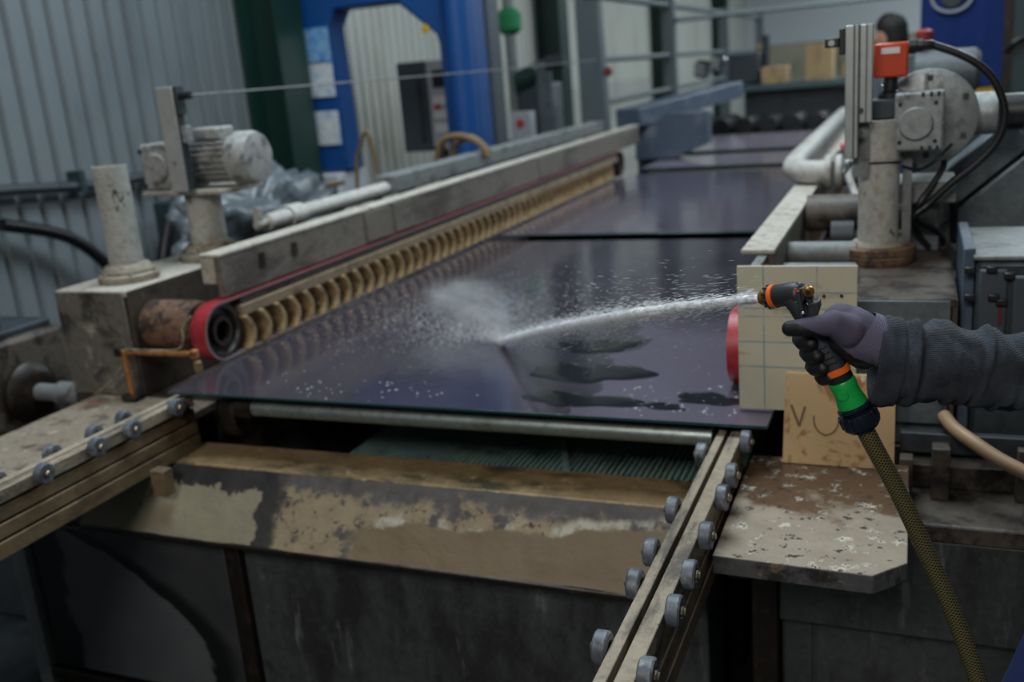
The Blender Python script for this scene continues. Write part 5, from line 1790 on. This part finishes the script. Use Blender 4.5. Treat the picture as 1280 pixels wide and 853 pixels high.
put(blob([[(hp(.02, 0, -.32), .145), (hp(.02, 0, -.65), .14), (hp(.02, 0, -.95), .14)],
          [(hp(.02, 0, -.28), .09), (hp(.02, -.2, -.32), .078), (hp(.05, -.24, -.62), .062), (hp(-.05, -.22, -.84), .05)],
          [(hp(.02, 0, -.28), .09), (hp(.02, .2, -.32), .078), (hp(.05, .24, -.62), .062), (hp(-.05, .22, -.84), .05)]], .016, 'jacket'), 'jacket', [M['work_grey']], wk)
put(blob([[(hp(.02, -.09, -.97), .12), (hp(.0, -.10, -1.45), .085), (V((q.x + .02, WY - .1, FL + .1)), .075)],
          [(hp(.02, .09, -.97), .12), (hp(.0, .10, -1.45), .085), (V((q.x + .02, WY + .1, FL + .1)), .075)]], .016, 'trousers'), 'trousers', [M['work_blue']], wk)

# ------------------------------------------------------------------ water jet and spray
imp = atz(625, 428, .905)
tip = nz - bd * .003


def jp(f):
    p = tip.lerp(imp, f)
    p.z += .055 * f * (1 - f)
    return p


rnd = random.Random(11)
mb = MB()
pts = [jp(k / 40) for k in range(41)]
mb.tube(pts, lambda f: .0065 + .004 * min(1, f * 4) + .0015 * math.sin(f * 90) * f + .002 * f, 16, 3)
M['jet_core'] = m_spray('jet_core', .92, 70, .1, .55)
mb.build('water_jet', M['jet_core'], label='white water jet shooting from the spray gun to the glass', cat='water jet', kind='stuff', angle=180)
# flying drops and streaks round the jet, fan at the nozzle, splash at the impact
mb = MB()
axis = (imp - tip).normalized()
u_ = axis.orthogonal().normalized()
v_ = axis.cross(u_)


def dart(p, d, ln, r):
    d = d.normalized()
    a_ = d.orthogonal().normalized(); b_ = d.cross(a_)
    mb.add([p - d * ln / 2, p + a_ * r, p + (-.5 * a_ + .87 * b_) * r, p + (-.5 * a_ - .87 * b_) * r, p + d * ln / 2],
           [(0, 2, 1), (0, 3, 2), (0, 1, 3), (4, 1, 2), (4, 2, 3), (4, 3, 1)])


for i in range(16000):
    f = rnd.random() ** .9
    w0 = .0055 + .0075 * min(1, f * 2.5) + .003 * f
    r_ = abs(rnd.gauss(0, w0))
    a = rnd.uniform(0, math.tau)
    p = jp(f) + (u_ * math.cos(a) + v_ * math.sin(a)) * r_
    d = axis + (u_ * math.cos(a) + v_ * math.sin(a)) * r_ * .5
    dart(p, d, rnd.uniform(.008, .035), rnd.uniform(.0003, .0009))
for i in range(1500):      # wide fan of fine streaks leaving the nozzle
    f = rnd.uniform(.02, .55)
    a = rnd.uniform(0, math.tau)
    sp = abs(rnd.gauss(0, .085)) * (.25 + f)
    d = axis + (u_ * math.cos(a) + v_ * math.sin(a)) * sp * 1.6
    p = jp(f) + (u_ * math.cos(a) + v_ * math.sin(a)) * sp
    dart(p, d, rnd.uniform(.012, .05), rnd.uniform(.00018, .0004))
hx = V((-.72, .69, 0)).normalized()
for i in range(7000):      # splash thrown on beyond the impact
    a = rnd.gauss(0, .55)
    d = V((hx.x * math.cos(a) - hx.y * math.sin(a), hx.x * math.sin(a) + hx.y * math.cos(a), 0))
    ln = abs(rnd.gauss(0, .38))
    p = imp + d * ln
    p.z = .902 + abs(rnd.gauss(0, .02 + .10 * ln)) * math.exp(-ln * .6)
    if p.x < -2.05:
        continue
    mb.ball(p, rnd.uniform(.0005, .0016), 5, 3)
M['drops'] = m_spray('spray_drops', .8, 5, -.2, -.1)
mb.build('water_spray', M['drops'], label='fine white spray and splash around the water jet', cat='water spray', kind='stuff')


def mist(c, ax3, dens, lab):
    """ellipsoid of fine mist; ax3 = three half-axis vectors"""
    mb = MB()
    mb.ball((0, 0, 0), 1.0, 24, 14)
    me = mb.mesh('mist', V((0, 0, 0)), [m_mist('mist_air', dens)])
    ob = bpy.data.objects.new('water_mist', me)
    COL.objects.link(ob)
    ob.matrix_world = Matrix(((ax3[0].x, ax3[1].x, ax3[2].x, c.x), (ax3[0].y, ax3[1].y, ax3[2].y, c.y), (ax3[0].z, ax3[1].z, ax3[2].z, c.z), (0, 0, 0, 1)))
    tag(ob, lab, 'mist', None, 'stuff')
    return ob


side = V((-hx.y, hx.x, 0))
mist(imp + hx * .26 + V((0, 0, .095)), (hx * .40, side * .19, V((0, 0, .088))), 9.0, 'pale mist cloud drifting over the glass beyond the jet impact')
mist(imp + hx * .03 + V((0, 0, .065)), (hx * .15, side * .09, V((0, 0, .055))), 16.0, 'dense mist puff where the jet hits the glass')

# small bright wall lamp far back on the left wall
lp = atx(701, 6, -4.30)
wl = thing('wall_lamp', 'small glowing white lamp high on the cream wall', 'lamp', (-4.4, lp.y, lp.z))
MB().box(-4.495, lp.y - .04, lp.z - .05, -4.37, lp.y + .04, lp.z + .12).build('bracket', M['frame_grey'], wl)
MB().ball(lp + V((0, 0, 0)), (.07, .09, .09), 16, 10).build('bulb', m_emit('lamp_glow', (1, .98, .95, 1), 2.2), wl)
